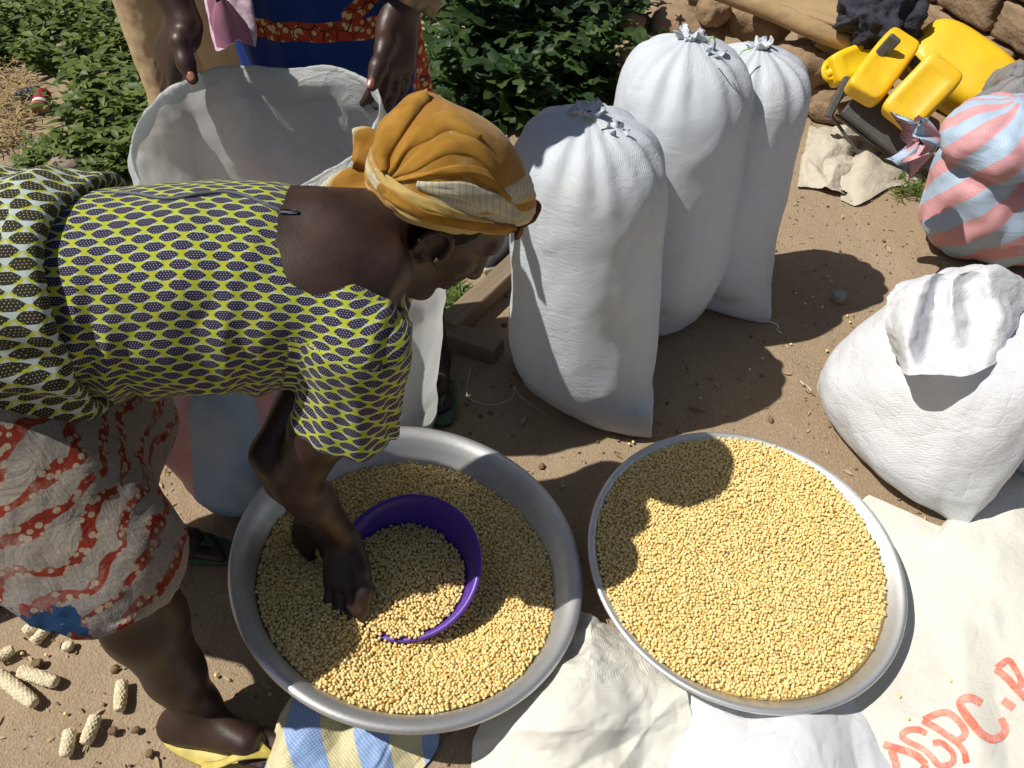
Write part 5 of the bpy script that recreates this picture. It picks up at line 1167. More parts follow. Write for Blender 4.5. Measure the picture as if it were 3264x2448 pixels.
def cuff(a, b, ra, rb, nm, mat, par, wob=.06):
    a, b = np.array(a, float), np.array(b, float); R = basis(b - a, (0, -1, .3)); th = np.linspace(0, 2 * math.pi, 60, endpoint=False); P = []
    for s in np.linspace(0, 1, 22): P.append(a + (b - a) * s + (ra + (rb - ra) * s) * (1 + wob * np.sin(5 * th + s * 7) + wob * .5 * np.sin(9 * th))[:, None] * (np.cos(th)[:, None] * R[:, 1] + np.sin(th)[:, None] * R[:, 2]))
    q = P[-1]; c = q.mean(0); P += [c + (q - c) * .96, c + (q - c) * .9 - unit(b - a) * .04]; V, F, _ = loft(np.array(P)); mk(nm, V, F, MT[mat], par)
cuff((-.54, 1.655, 1.39), (-.645, 1.635, 1.22), .068, .075, 'sleeve', 'brownprint', stander); cuff((-.28, 1.655, 1.39), (-.14, 1.635, 1.20), .068, .075, 'sleeve', 'brownprint', stander)
cuff((-.125, 1.63, 1.20), spot(1275, 15, 1.065) + np.array([.0, .03, 0]), .068, .062, 'wide_cuff', 'brownprint', stander, .12)
hb = Body((-.62, 1.44, 1.44), (-.26, 1.82, 1.80), .006); hb.ell((-.45, 1.635, 1.635), (.100, .112, .090), None, .02); hb.cone((-.45, 1.71, 1.67), (-.44, 1.74, 1.63), .06, .045, .04)
hb.put(lambda X, Y, Z: 1.60 + (1.62 - Y) * .25 - Z, (-.7, 1.3, 1.4), (-.2, 1.9, 1.9), .01, 'int'); V, F = hb.mesh(1); V = V + vnormals(V, F) * (.006 * fbm(V, 14, 2, 3))[:, None]; mk('headwrap', V, F, MT['waxblue'], stander)
flip_flop(stander, (-.225, 1.672, 0), (-.188, 1.425, 0), (-1, -.1, 0), .092, 'grnrubber', .002); flip_flop(stander, (-.53, 1.82, 0), (-.55, 1.57, 0), (-1, 0, 0), .092, 'grnrubber', .002)
def hanging_cloth():
    nr, nt = 36, 64; th = np.linspace(0, 2 * math.pi, nt, endpoint=False); A = spot(690, -130, 1.125) + np.array([0, .02, 0]); Bq = spot(728, 128, 1.023) + np.array([0, .015, 0]); P = []
    for s in np.linspace(0, 1, nr):
        c = A + (Bq - A) * s; a = np.interp(s, [0, .5, .85, 1], [.047, .043, .041, .036]); f = 1 + (.06 + .12 * s) * np.sin(3 * th + 1) + .06 * s * np.sin(5 * th + 2)
        P.append(c + np.stack([a * f * np.cos(th), .55 * a * f * np.sin(th), -.018 * s * np.sin(2 * th + .5) - .02 * s * np.cos(th + 1)], 1))
    V, F, _ = loft(np.array(P)); V = V + vnormals(V, F) * (.002 * fbm(V, 40, 2, 2))[:, None]; o = mk('hanging_cloth', V, F, MT['pinkcloth'], stander)
    q = P[-1]; c = q.mean(0); rows = [q * .999 + c * .001, c + (q - c) * .93 + np.array([0, 0, .004]), c + (q - c) * .85 + np.array([0, 0, .04]), c + (q - c) * .3 + np.array([0, 0, .07])]; V, F, _ = loft(np.array(rows)); mk('lining', V, F, MT['maroon'], o)
hanging_cloth()

# ---- the white sack she holds open
def held_sack():
    rim = [(585, 262, 0.952), (700, 216, 0.959), (800, 214, 0.956), (900, 222, 0.95), (1000, 216, 0.954), (1090, 222, 0.954), (1185, 268, 0.945), (1212, 330, 0.925), (1185, 420, 0.889), (1135, 490, 0.862), (1040, 548, 0.836), (930, 615, 0.804), (800, 690, .735), (600, 690, .735), (470, 610, 0.8), (422, 520, 0.84), (428, 430, 0.88), (470, 350, 0.913), (520, 300, 0.934)]  # image pixels kept, heights scaled about the camera and written out as numbers
    Rm = np.array([spot(*p) for p in rim]); Q = np.vstack([Rm[-3:], Rm, Rm[:3]]); D = catmull(Q, 10); D = D[30:30 + len(Rm) * 10]; n = len(D)
    base = np.array([-.43, 1.40, 0]); t = thing('held_sack', "empty white sack held open by the standing woman", 'sack', base)
    cr = D.mean(0); phi = .55; ang = np.arctan2(D[:, 1] - cr[1], D[:, 0] - cr[0])
    def ellp(c, a, b, z, ph): e = np.stack([a * np.cos(ang - ph), b * np.sin(ang - ph)], 1); R = rotm('Z', ph)[:2, :2]; return np.column_stack([e @ R.T + c, np.full(n, z)])
    M1 = ellp((-.41, 1.40), .25, .11, .45, .2); M2 = ellp((-.395, 1.36), .22, .11, .12, .45); M3 = ellp((-.39, 1.35), .22, .05, .006, phi); rows = []
    for s in np.linspace(0, 1, 54):
        K = [D, D * .97 + M1 * .03 - np.array([0, 0, .05]), (D + M1) / 2, M1, M2, M3]; u = s * (len(K) - 1); i = min(int(u), len(K) - 2); f = u - i; f = f * f * (3 - 2 * f) * .3 + f * .7; rows.append(K[i] * (1 - f) + K[i + 1] * f)
    P = np.array(rows); L = np.zeros((54, n + 1, 2)); L[:, :, 0] = np.linspace(0, 1.25, n + 1)[None]; L[:, :, 1] = np.linspace(.95, 0, 54)[:, None]
    V, F, uv = loft(P, uvscale=L); N_ = vnormals(V, F); w = np.clip(np.repeat(np.linspace(0, 1, 54), n) * 14, 0, 1)
    d = w * (.034 * crumple(V, 5.0, 5, 8) + .014 * crumple(V, 16, 8) + .008 * fbm(V, 6, 3, 3) + .002 * fbm(V, 30, 4, 3)); V = V + N_ * d[:, None]; V[:, 2] = np.maximum(V[:, 2], .004)
    mk('bag', V, F, MT['sackopen'], t, uv=uv)
    # folded hem round the mouth
    C = np.vstack([D, D[:1]]); T = np.gradient(C, axis=0); T /= np.linalg.norm(T, axis=1)[:, None]; dn = P[6] - P[0]; dn = np.vstack([dn, dn[:1]]); dn = dn - T * (dn * T).sum(1)[:, None]; dn /= np.linalg.norm(dn, axis=1)[:, None]; out = np.cross(T, dn); a = np.linspace(0, 2 * math.pi, 12, endpoint=False)
    wv = .013 + .004 * np.sin(np.linspace(0, 60, len(C))); Q = C[:, None] + dn[:, None] * (wv * .75)[:, None, None] + wv[:, None, None] * np.cos(a)[None, :, None] * dn[:, None] + .004 * np.sin(a)[None, :, None] * out[:, None]
    L = np.stack(np.broadcast_arrays(np.linspace(0, 1.25, len(C))[:, None], (np.linspace(0, .06, 13))[None, :]), -1); V, F, uv = loft(Q, uvscale=L); V = V + vnormals(V, F) * (.0025 * fbm(V, 45, 2, 2))[:, None]; mk('hem', V, F, MT['sackopen'], t, uv=uv)
held_sack()

# ---- the bystander in khaki trousers behind
PW = (-.93, 2.36, 0); by = thing('person', "bystander in khaki trousers standing behind the held sack", 'person', PW)
def bystander():
    x, y = PW[0], PW[1]; B = Body((x - .40, y - .35, 0), (x + .40, y + .30, 1.80), .0085)
    for sg in (-1, 1):
        B.chain([(x + .085 * sg, y, .88), (x + .085 * sg, y - .01, .47), (x + .08 * sg, y, .09)], [.08, .055, .036], .03); add_foot(B, (x + .08 * sg, y, .085), (x + .08 * sg, y + .04, .036), (x + .09 * sg, y - .10, .036), (x + .095 * sg, y - .17, .03), (-sg, 0, 0))
        B.chain([(x + .18 * sg, y, 1.40), (x + .25 * sg, y + .06, 1.14), (x + .15 * sg, y - .13, 1.12)], [.048, .038, .028], .03); add_hand(B, (x + .15 * sg, y - .13, 1.12), (-sg, -.2, 0), (0, 0, 1), (0, 1, 0), 1.0, thumb=[(x + .12 * sg, y - .15, 1.155), (x + .10 * sg, y - .155, 1.165), (x + .08 * sg, y - .16, 1.17)])
    B.ell((x, y, .98), (.16, .11, .16), None, .05); B.cone((x, y, 1.0), (x, y, 1.33), .12, .125, .06); B.cone((x - .15, y, 1.41), (x + .15, y, 1.41), .055, .055, .06); B.cone((x, y, 1.43), (x, y - .02, 1.55), .055, .05, .03)
    hc = np.array((x, y - .04, 1.64)); B.ell(hc, (.075, .095, .115), None, .02); B.cone(hc + np.array([0, -.09, 0]), hc + np.array([0, -.104, -.025]), .009, .013, .01)
    V, Q = B.mesh(1); mk('body', V, Q, MT['skin2'], by)
    T = Body((x - .32, y - .25, .02), (x + .32, y + .25, 1.12), .008)
    for sg in (-1, 1): T.chain([(x + .085 * sg, y, .90), (x + .095 * sg, y - .01, .47), (x + .095 * sg, y, .10)], [.112, .085, .072], .03)
    T.ell((x, y, .97), (.175, .13, .12), None, .05); T.put(lambda X, Y, Z: np.maximum(.075 - Z, Z - 1.06), (x - .4, y - .4, 0), (x + .4, y + .4, 1.2), .008, 'int'); V, F = T.mesh(2); V = V + vnormals(V, F) * (.008 * np.array([noise.noise(Vector((v[0] * 14, v[1] * 14, v[2] * 4))) for v in V]) + .003 * fbm(V, 25, 3, 2))[:, None]; mk('trousers', V, F, MT['khaki'], by)
    S = Body((x - .36, y - .3, .9), (x + .36, y + .3, 1.52), .009); S.cone((x, y, 1.02), (x, y, 1.35), .165, .155, .05); S.cone((x - .15, y, 1.40), (x + .15, y, 1.40), .075, .075, .06)
    for sg in (-1, 1): S.cone((x + .17 * sg, y, 1.39), (x + .23 * sg, y + .01, 1.18), .07, .072, .03)
    S.put(lambda X, Y, Z: np.maximum(.93 - Z, Z - 1.47), (x - .4, y - .4, .8), (x + .4, y + .4, 1.6), .008, 'int'); V, F = S.mesh(2); mk('shirt', V, F, MT['greyshirt'], by)
    H = Body((x - .12, y - .2, 1.5), (x + .12, y + .12, 1.80), .006); H.ell(hc + np.array([0, .01, .015]), (.083, .098, .112), None, .01); H.put(lambda X, Y, Z: 1.655 + (y - .08 - Y) * .8 * (Y < y - .08) - (Y > y - .02) * .05 - Z, (x - .2, y - .3, 1.4), (x + .2, y + .2, 1.9), .006, 'int'); V, F = H.mesh(1); mk('hair', V, F, MT['hair'], by)
bystander()

# ------------------------------------------------------------------ background right: wall, rubble, timber, jerrycans
def rock(name, label, c, size, seed, mat='mud', rz=0.0, boxy=.55, cat='mud brick', tilt=0.0, group=None):
    V, F = ico(4); m_ = np.max(np.abs(V), 1)[:, None]; V = V * (1 - boxy) + V / m_ * boxy * .82; V = V * np.array(size) / 2
    d = .10 * min(size) * fbm(V / min(size), 1.6, seed, 4) + .035 * min(size) * fbm(V / min(size), 6, seed + 3, 3); n = V / np.linalg.norm(V, axis=1)[:, None]; V = (V + n * d[:, None]) @ (rotm('Z', rz) @ rotm('X', tilt) @ rotm('Y', tilt * .6)).T + np.array(c)
    o = mk(name, V, F, MT[mat], None); tag(o, label, cat, group); return o
def mud_wall():
    a, b = np.array([2.34, 2.78]), np.array([1.72, 4.9]); d = unit(np.r_[b - a, 0]); L = np.linalg.norm(b - a); nrm = np.array([-d[1], d[0], 0]);
    if nrm[0] > 0: nrm = -nrm
    t = thing('mud_brick_wall', "mud-brick wall at the upper right behind the jerrycans", 'wall', (a[0], a[1], 0)); R = np.stack([d, -nrm, np.array([0, 0, 1.])], 1)
    V, F = box(np.r_[a, 0] + d * L / 2 - nrm * .125 + np.array([0, 0, .95]), (L, .20, 1.9), R); mk('mortar_core', V, F, MT['mortar'], t, smooth=False)
    r = np.random.default_rng(5); bl, bh = .36, .175; meshes = []
    for k in range(5):
        V, F = ico(4); m_ = np.max(np.abs(V), 1)[:, None]; V = V * .12 + V / m_ * .88; V = V * np.array([bl * .485, .10, bh * .475]); n = V / np.linalg.norm(V, axis=1)[:, None]; V = V + n * (.012 * fbm(V, 9, k, 4) + .004 * fbm(V, 34, k, 3))[:, None]; meshes.append(mesh_data('brick', V, F, MT['mud']))
    for row in range(11):
        for i in range(7):
            x = (i + (.5 if row % 2 else 0)) * bl + .1
            if x > L: continue
            o = bpy.data.objects.new('brick', meshes[r.integers(5)]); COL.objects.link(o); o.parent = t; p = d * x - nrm * (.06 + r.uniform(0, .018)) + np.array([0, 0, bh * (row + .5)])
            o.matrix_local = Matrix.Translation(p) @ Matrix(R.tolist()).to_4x4() @ Matrix.Rotation(r.normal(0, .02), 4, 'Y') @ Matrix.Diagonal((r.uniform(.93, 1.04), 1, r.uniform(.94, 1.03), 1))
mud_wall()
RK = [("large broken mud block behind the farthest upright sack", (2560, 215, .16), (.30, .26, .22), .3, .1), ("angular mud chunk wedged under the leaning pole", (2420, 70, .22), (.30, .20, .18), -.6, .3), ("shaded mud block behind the white sacks, left end of the rubble", (2040, 190, .10), (.34, .28, .20), .2, .05), ("dark mud block in the shade between vine and rubble", (2190, 110, .14), (.36, .30, .22), -.3, .1), ("small earthy lump on the shaded rubble", (2275, 35, .28), (.16, .14, .12), .5, .2), ("flat brown mud slab beside the bright yellow jerrycan", (2640, 290, .06), (.34, .26, .14), .7, .1), ("rough clod at the foot of the vine", (2010, 90, .20), (.14, .12, .12), 1.0, .1), ("mud block under the timber offcut", (2660, 100, .12), (.34, .3, .2), -.2, .1), ("mud block at the top of the rubble, cut by the picture edge", (2300, -60, .2), (.4, .34, .3), .4, .1), ("shaded mud block beneath the big jerrycan", (3050, 380, .05), (.42, .34, .16), .2, .0), ("low mud block under the black plastic housing", (2700, 330, .04), (.4, .3, .12), -.2, .05)]
for i, (lb, p, sz, rz, tl) in enumerate(RK): rock('mud_block', lb, spot(*p), sz, 11 + i, 'mud', rz, .5, 'mud block', tl)
def timber(name, label, p, q, w, h, mat='wood', cat='timber', up=(0, 0, 1), cut=True):
    p, q = np.array(p, float), np.array(q, float); L = np.linalg.norm(q - p); n = 26; rows = []; sec = [(-w / 2, -h / 2 + .004), (-w / 2 + .004, -h / 2), (w / 2 - .004, -h / 2), (w / 2, -h / 2 + .004), (w / 2, h / 2 - .004), (w / 2 - .004, h / 2), (-w / 2 + .004, h / 2), (-w / 2, h / 2 - .004)]
    for x in np.linspace(0, L, n): rows.append([(x - L / 2, a, b) for a, b in sec])
    V, F, _ = loft(np.array(rows), caps=(True, True)); V = V + .0025 * np.column_stack([0 * V[:, 0], fbm(V * np.array([.3, 1, 1]), 22, len(label), 3), fbm(V * np.array([.3, 1, 1]), 22, len(label) + 4, 3)])
    o = bpy.data.objects.new(name, mesh_data(name, V, F, MT[mat], smooth=False)); COL.objects.link(o); R = basis(q - p, up); o.matrix_world = Matrix.Translation((p + q) / 2) @ Matrix(R.tolist()).to_4x4(); tag(o, label, cat); return o
timber('timber_beam', "lit squared timber slanting up towards the front sack", spot(1650, 850, .035) + np.array([.03, .06, 0]), spot(1425, 1050, .035), .065, .06)
timber('timber_beam', "shaded squared timber lying between the standing woman's foot and the front sack", spot(1330, 1030, .03), spot(1590, 1120, .03), .065, .055)
timber('plank', "weathered grey plank offcut sticking out under the round pole", spot(2600, 115, .30), spot(2790, 215, .17), .085, .05)
timber('plank', "wide pale board leaning across the rubble above the round pole", spot(2330, -90, .46), spot(2760, 40, .40), .20, .03, 'pole', up=(0, -.6, .8))
timber('plank', "grey board lying at the foot of the wall beside the big jerrycan", spot(3220, 330, .08), spot(3330, 290, .12), .10, .04)
def pole():
    P = catmull([spot(2290, -30, .40), spot(2450, 30, .37), spot(2620, 105, .33), spot(2780, 165, .28), spot(2900, 235, .22)], 9); V, F = tube(P, [.040, .038, .036, .034], 18, 0); V = V + .003 * np.column_stack([fbm(V, 9, k, 3) for k in (1, 2, 3)]); tag(mk('wooden_pole', V, F, MT['pole'], None), "long round wooden pole leaning over the rubble", "pole")
pole()
def rounded(size, e=.35, n=3, nz=44, nt=64):
    """rounded box as a superellipsoid loft along z"""
    a, b, c = np.array(size) / 2; t = np.linspace(-math.pi / 2, math.pi / 2, nz); th = np.linspace(0, 2 * math.pi, nt, endpoint=False); f = lambda v, p: np.sign(v) * np.abs(v) ** p
    P = np.zeros((nz, nt, 3))
    for i, u in enumerate(t): P[i] = np.stack([a * f(np.cos(u), e) * f(np.cos(th), e), b * f(np.cos(u), e) * f(np.sin(th), e), np.full(nt, c * f(np.sin(u), e))], 1)
    return P
def jerrycan(label, p0, axis, up, size, mat, spout=True, handle=True, neckpos=.25, soft=.34, group='yellow jerrycans'):
    """size = (width, depth, height); axis = bottom->top direction"""
    p0 = np.array(p0, float); zc = unit(axis); yc = unit(np.array(up) - zc * (np.array(up) @ zc)); xc = np.cross(yc, zc); R = np.stack([xc, yc, zc], 1)
    t = thing('jerrycan', label, 'jerrycan', (p0[0], p0[1], p0[2]), 0, group); P = rounded(size, soft); V, F, _ = loft(P); w, d, h = size
    # pressed panels on the broad faces, seam line
    side = np.clip(np.abs(V[:, 1]) / (d / 2) - .85, 0, .15) / .15; pan = ((np.abs(V[:, 0]) < w * .30) & (np.abs(V[:, 2]) < h * .32)); V[:, 1] -= np.sign(V[:, 1]) * side * pan * .0035
    V[:, 0] *= 1 + .018 * np.exp(-(V[:, 1] / .004) ** 2); V = V + .004 * np.column_stack([fbm(V, 7, k + len(label), 2) for k in (1, 2, 3)])
    mk('body', V @ R.T + p0, F, MT[mat], t)
    if handle:
        hp_ = [(-w * .30, 0, h * .46), (-w * .24, 0, h * .56), (0, 0, h * .60), (w * .16, 0, h * .56), (w * .20, 0, h * .46)]; V, F = tube([np.array(q) for q in hp_], .012 * w / .2 + .004, 12, 6); mk('handle', V @ R.T + p0, F, MT[mat], t)
    if spout:
        r_ = .022 * max(w / .2, .75); pr = [(r_ * 1.25, h * .44), (r_ * 1.2, h * .50), (r_, h * .51), (r_, h * .535), (r_ * 1.12, h * .54), (r_ * 1.12, h * .555), (r_, h * .56), (r_, h * .60), (r_ * .82, h * .60), (r_ * .80, h * .48), (.001, h * .47)]; V, F, _ = loft(lathe(pr, 28)); V = V + np.array([w * neckpos, 0, 0]); mk('spout', V @ R.T + p0, F, MT[mat], t)
    return t
jerrycan("big dusty yellow jerrycan lying against the mud wall", spot(3055, 230, .25), spot(2900, 125, .31) - spot(3190, 335, .19), (-.2, -.55, .8), (.26, .22, .43), 'yellow', spout=False, handle=False, soft=.55)
jerrycan("flat yellow jerrycan leaning in the middle, between the open one and the lowest one", spot(2812, 215, .34), spot(2890, 120, .41) - spot(2740, 310, .27), (-.25, -.7, .65), (.135, .09, .29), 'yellow', spout=False, handle=False, soft=.30)
jerrycan("lowest yellow jerrycan with a worn pressed panel, above the striped sack", spot(2935, 300, .31), spot(3010, 225, .38) - spot(2865, 380, .23), (-.3, -.7, .65), (.15, .09, .25), 'yellow', spout=False, handle=False, soft=.30)
jerrycan("bright yellow jerrycan with an open spout pointing left", spot(2725, 200, .27), spot(2645, 232, .27) - spot(2805, 165, .32), (-.1, -.75, .6), (.12, .10, .22), 'yellow2', neckpos=.0, soft=.3)
def black_part():
    c = spot(2790, 385, .16); t = thing('plastic_housing', "broken dusty black plastic housing lying in front of the jerrycans", 'plastic part', c - np.array([0, 0, .16])); ax = unit(spot(2880, 450, .09) - spot(2690, 300, .21)); up = unit((-.35, -.75, .65)); R = basis(ax, up); p = lambda x, y, z: c + R @ np.array([x, y, z])
    def part(nm, o, s, RR=None, bv=.006): V, F = box((0, 0, 0), s, None, bv); V = V @ (R if RR is None else R @ RR).T + p(*o); return mk(nm, V, F, MT['dkplastic'], t, smooth=False)
    part('shell', (.03, 0, 0), (.30, .115, .075)); part('end_plate', (.185, .0, -.012), (.012, .12, .09)); part('rib', (-.03, -.062, -.03), (.20, .012, .02)); part('lug', (.02, .085, .03), (.075, .07, .012)); part('lug', (-.10, .07, .035), (.05, .05, .014))
    part('bracket', (-.165, -.02, .0), (.03, .16, .05), rotm('Z', .25)); part('arm', (-.155, .12, .05), (.035, .20, .03), rotm('X', .55)); part('arm', (-.15, .20, .105), (.045, .07, .022), rotm('X', .75)); part('strut', (-.06, -.09, -.05), (.22, .012, .016), rotm('Z', -.25)); part('strut', (.05, -.10, -.055), (.14, .012, .016), rotm('Z', .55))
    for x in (.15, .165): 
        V, F, _ = loft(lathe([(.001, 0), (.006, 0), (.006, .004), (.004, .005), (.001, .005)], 12)); mk('bolt', V @ R.T + p(x, .035 if x > .16 else -.035, .038), F, MT['mortar'], t)
    cl = spot(2930, 215, .33); t2 = thing('black_clip', "small broken black clip resting on the yellow jerrycans", 'clip', cl); R2 = basis(unit(spot(2960, 245, .32) - spot(2905, 185, .34)), (-.3, -.7, .6))
    for nm, o, s in (('bar', (0, 0, 0), (.115, .035, .016)), ('jaw', (.0, -.02, .010), (.10, .010, .018)), ('tip', (.05, .0, .012), (.022, .03, .02))): V, F = box((0, 0, 0), s, None, .003); mk(nm, (V + np.array(o)) @ R2.T + cl, F, MT['dkplastic'], t2, smooth=False)
black_part()
def heap(name, label, c, size, seed, mat, cat, amp=.35, sc=9):
    V, F = ico(5); V = V * np.array(size) / 2; n = V / np.linalg.norm(V, axis=1)[:, None]; q = V / max(size); d = amp * min(size) * (.6 * crumple(V, 1.1 * sc, seed, 5) + .45 * crumple(V, 3.1 * sc, seed + 4, 5)) + .10 * min(size) * fbm(q, 5, seed, 3); V = V + n * d[:, None]; V = V + np.array(c); V[:, 2] = np.maximum(V[:, 2], .004); uv = V[:, :2] * 1.0
    o = mk(name, V, F, MT[mat], None, uv=uv); tag(o, label, cat); return o
heap('dark_cloth', "bundle of dark navy cloth on top of the rubble", spot(2800, 60, .40), (.34, .22, .18), 3, 'dkcloth', 'cloth', .5, 12)
heap('dark_cloth', "dark cloth scrap hanging below the round pole", spot(2700, 120, .22), (.22, .10, .10), 5, 'dkcloth', 'cloth', .5, 12)
sheet3('dirty_sack', "dirty beige sack rag with torn folds beside the farthest upright sack", [
    [(2540, 600, .0), (2600, 600, .01), (2650, 610, .02), (2700, 625, .0)], [(2555, 530, .01), (2610, 520, .04), (2670, 530, .03), (2720, 545, .01)], [(2570, 470, .02), (2630, 460, .06), (2690, 455, .06), (2740, 480, .01)], [(2580, 410, .01), (2640, 400, .03), (2700, 405, .02), (2750, 430, .0)]], .030, 14, 4, 'sackdirty', 60, 'rag')
sheet3('dirty_sack', "dirty white sack rag lying flat in front of the black housing", [
    [(2675, 640, .0), (2740, 650, .01), (2830, 600, .01), (2880, 590, .0)], [(2680, 580, .01), (2750, 570, .035), (2820, 560, .03), (2900, 545, .005)], [(2720, 510, .02), (2770, 500, .05), (2840, 510, .03), (2920, 510, .0)], [(2750, 450, .02), (2780, 460, .05), (2860, 480, .02), (2940, 490, .0)]], .022, 11, 9, 'sackdirty', 60, 'rag')
sheet3('dirty_sack', "scrap of beige sack cloth beside the striped sack", [
    [(2850, 600, .0), (2900, 590, .01), (2960, 570, .0)], [(2860, 540, .01), (2910, 540, .02), (2980, 530, .0)], [(2870, 490, .01), (2920, 490, .02), (2990, 500, .0)]], .018, 14, 14, 'sackdirty', 40, 'rag')

# ------------------------------------------------------------------ plants
def lance(n=5, w=.22, curl=.25, fold=.25):
    t = np.linspace(0, 1, n + 2); ww = w * np.sin(np.pi * t ** .8) ** .9; V = []; F = []
    for i, (a, b) in enumerate(zip(t, ww)): z = -curl * a * a; V += [(a, -b, z + fold * b), (a, 0, z), (a, b, z + fold * b)]
    for i in range(len(t) - 1): k = 3 * i; F += [(k, k + 3, k + 4, k + 1), (k + 1, k + 4, k + 5, k + 2)]
    return np.array(V), np.array(F)
def lobed(seed, lobes=5, n=30):
    r = np.random.default_rng(seed); th = np.linspace(0, 2 * math.pi, n, endpoint=False); rad = .5 + .17 * np.cos(lobes * th) * (np.abs(np.sin(th / 2 + math.pi / 2)) ** .3) + .05 * np.cos(2 * th + r.uniform(0, 1)) + r.normal(0, .02, n); rad[np.abs(th - math.pi) < .25] *= .45
    P = np.stack([rad * np.cos(th) + .32, rad * np.sin(th)], 1); cc = np.array([.3, 0]); V = []; F = []
    for s in (0.0, .5, 1.0): 
        for q in P: p = cc + (q - cc) * s; V.append((p[0], p[1], .16 * abs(p[1]) - .35 * (p[0] - .2) ** 2 + .05 * math.sin(9 * p[0] + 7 * p[1] + seed)))
    F = [tuple(f) for f in grid_faces(3, n, True)]; return np.array(V), np.array(F)
LV, LF = lance()
def place_leaves(base, dirs, lens, roll, LVv, LFf):
    n = len(base); X = dirs / np.linalg.norm(dirs, axis=1)[:, None]; up = np.tile([0, 0, 1.], (n, 1)) + roll; Y = np.cross(up, X); Y /= np.linalg.norm(Y, axis=1)[:, None] + 1e-9; Z = np.cross(X, Y); R = np.stack([X, Y, Z], 2)
    V = np.einsum('nij,kj->nki', R, LVv) * lens[:, None, None] + base[:, None]; F = (LFf[None] + (np.arange(n) * len(LVv))[:, None, None]).reshape(-1, LFf.shape[1]); return V.reshape(-1, 3), F
def inside(px, poly):
    x, y = px; c = False; n = len(poly)
    for i in range(n):
        (x1, y1), (x2, y2) = poly[i], poly[(i + 1) % n]
        if (y1 > y) != (y2 > y) and x < (x2 - x1) * (y - y1) / (y2 - y1) + x1: c = not c
    return c
def weeds(name, label, poly, n, hh, ll, seed, mat, leaf=None, per=11, minz=0.0):
    r = np.random.default_rng(seed); P = np.array(poly); out = []; LVv, LFf = leaf or (LV, LF)
    while len(out) < n:
        q = r.uniform(P.min(0), P.max(0))
        if inside(q, poly): out.append(spot(q[0], q[1], 0))
    bs, ds, ls, rl = [], [], [], []
    for b in out:
        h = hh * r.uniform(.35, 1.15); lean = r.normal(0, .35, 2)
        for k in range(per):
            f = (k + 1) / per; p = b + np.array([lean[0] * h * f * f, lean[1] * h * f * f, h * f]); a = k * 2.4 + r.uniform(0, 1); bs.append(p + r.normal(0, .006, 3)); ds.append((math.cos(a), math.sin(a), r.uniform(-.1, .75))); ls.append(ll * r.uniform(.55, 1.25) * (1.15 - .5 * f)); rl.append(r.normal(0, .25, 3))
    V, F = place_leaves(np.array(bs), np.array(ds), np.array(ls), np.array(rl), LVv, LFf); a = np.repeat(r.random(len(bs)), len(LVv)); V[:, 2] = np.maximum(V[:, 2], .002)
    tag(mk(name, V, F, MT[mat], None, attr={'rnd': a}, origin=(V[:, 0].mean(), V[:, 1].mean(), 0)), label, "weeds", kind="stuff")
weeds('weeds', "thick green weeds covering the ground at the upper left", [(-200, -500), (430, -500), (560, 100), (560, 480), (470, 560), (330, 520), (230, 480), (240, 330), (200, 240), (0, 225), (-200, 200)], 760, .19, .085, 3, 'weed')
weeds('weeds', "low weeds and grass in front of the thick growth", [(60, 560), (120, 480), (260, 440), (470, 420), (480, 570), (300, 590)], 190, .08, .06, 4, 'weed', None, 8)
weeds('weeds', "weeds behind the standing woman and bystander", [(420, -600), (1000, -600), (1000, 60), (760, 300), (600, 260), (520, 100)], 300, .22, .085, 5, 'weed')
weeds('dry_grass', "dry straw-coloured grass at the left edge", [(-200, 160), (90, 250), (120, 330), (60, 480), (-60, 520), (-200, 520)], 260, .07, .075, 6, 'drygrass', lance(4, .045, .3, .1), 7)
weeds('grass', "small tuft of fading grass beside the timber", [(1340, 970), (1440, 930), (1520, 960), (1440, 1030), (1350, 1020)], 60, .035, .075, 8, 'weed', lance(4, .05, .35, .1), 7)
weeds('grass', "thin grass at the edge of the dirty rags", [(2840, 560), (2960, 560), (2960, 640), (2850, 640)], 36, .03, .06, 9, 'weed', lance(4, .05, .35, .1), 6)
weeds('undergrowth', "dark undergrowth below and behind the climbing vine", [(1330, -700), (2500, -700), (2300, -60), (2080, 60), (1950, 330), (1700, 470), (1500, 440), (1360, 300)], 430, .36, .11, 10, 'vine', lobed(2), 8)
def plant(name, label, base, h, n, ll, seed, mat, leaves, group=None, cat='plant', lean=(0, 0), spread=.8):
    r = np.random.default_rng(seed); base = np.array(base, float); t = thing(name, label, cat, base, 0, group); top = base + np.array([lean[0], lean[1], h]); mid = (base + top) / 2 + r.normal(0, .02, 3); V, F = tube([base, mid, top], [.004, .003, .0015], 6, 6); mk('stem', V, F, MT['stem'], t)
    ms = [mesh_data('leaf', v, f, MT[mat], attr={'rnd': np.full(len(v), x)}) for (v, f) in leaves for x in (.15, .55, .95)]
    for k in range(n):
        f = (k + 1.5) / (n + 1); p = (1 - f) ** 2 * base + 2 * f * (1 - f) * mid + f * f * top; a = k * 2.4 + r.uniform(0, .8); d = Vector((math.cos(a) * spread, math.sin(a) * spread, r.uniform(-.2, .7))).normalized(); z = (Vector((0, 0, 1)) + Vector(r.normal(0, .35, 3))); y = z.cross(d).normalized(); z = d.cross(y)
        o = bpy.data.objects.new('leaf', ms[r.integers(len(ms))]); COL.objects.link(o); o.parent = t; s = ll * r.uniform(.7, 1.25); Mx = Matrix((d, y, z)).transposed().to_4x4(); o.matrix_local = Matrix.Translation(Vector(p - base) + d * .012) @ Mx @ Matrix.Diagonal((s, s, s, 1))
    return t
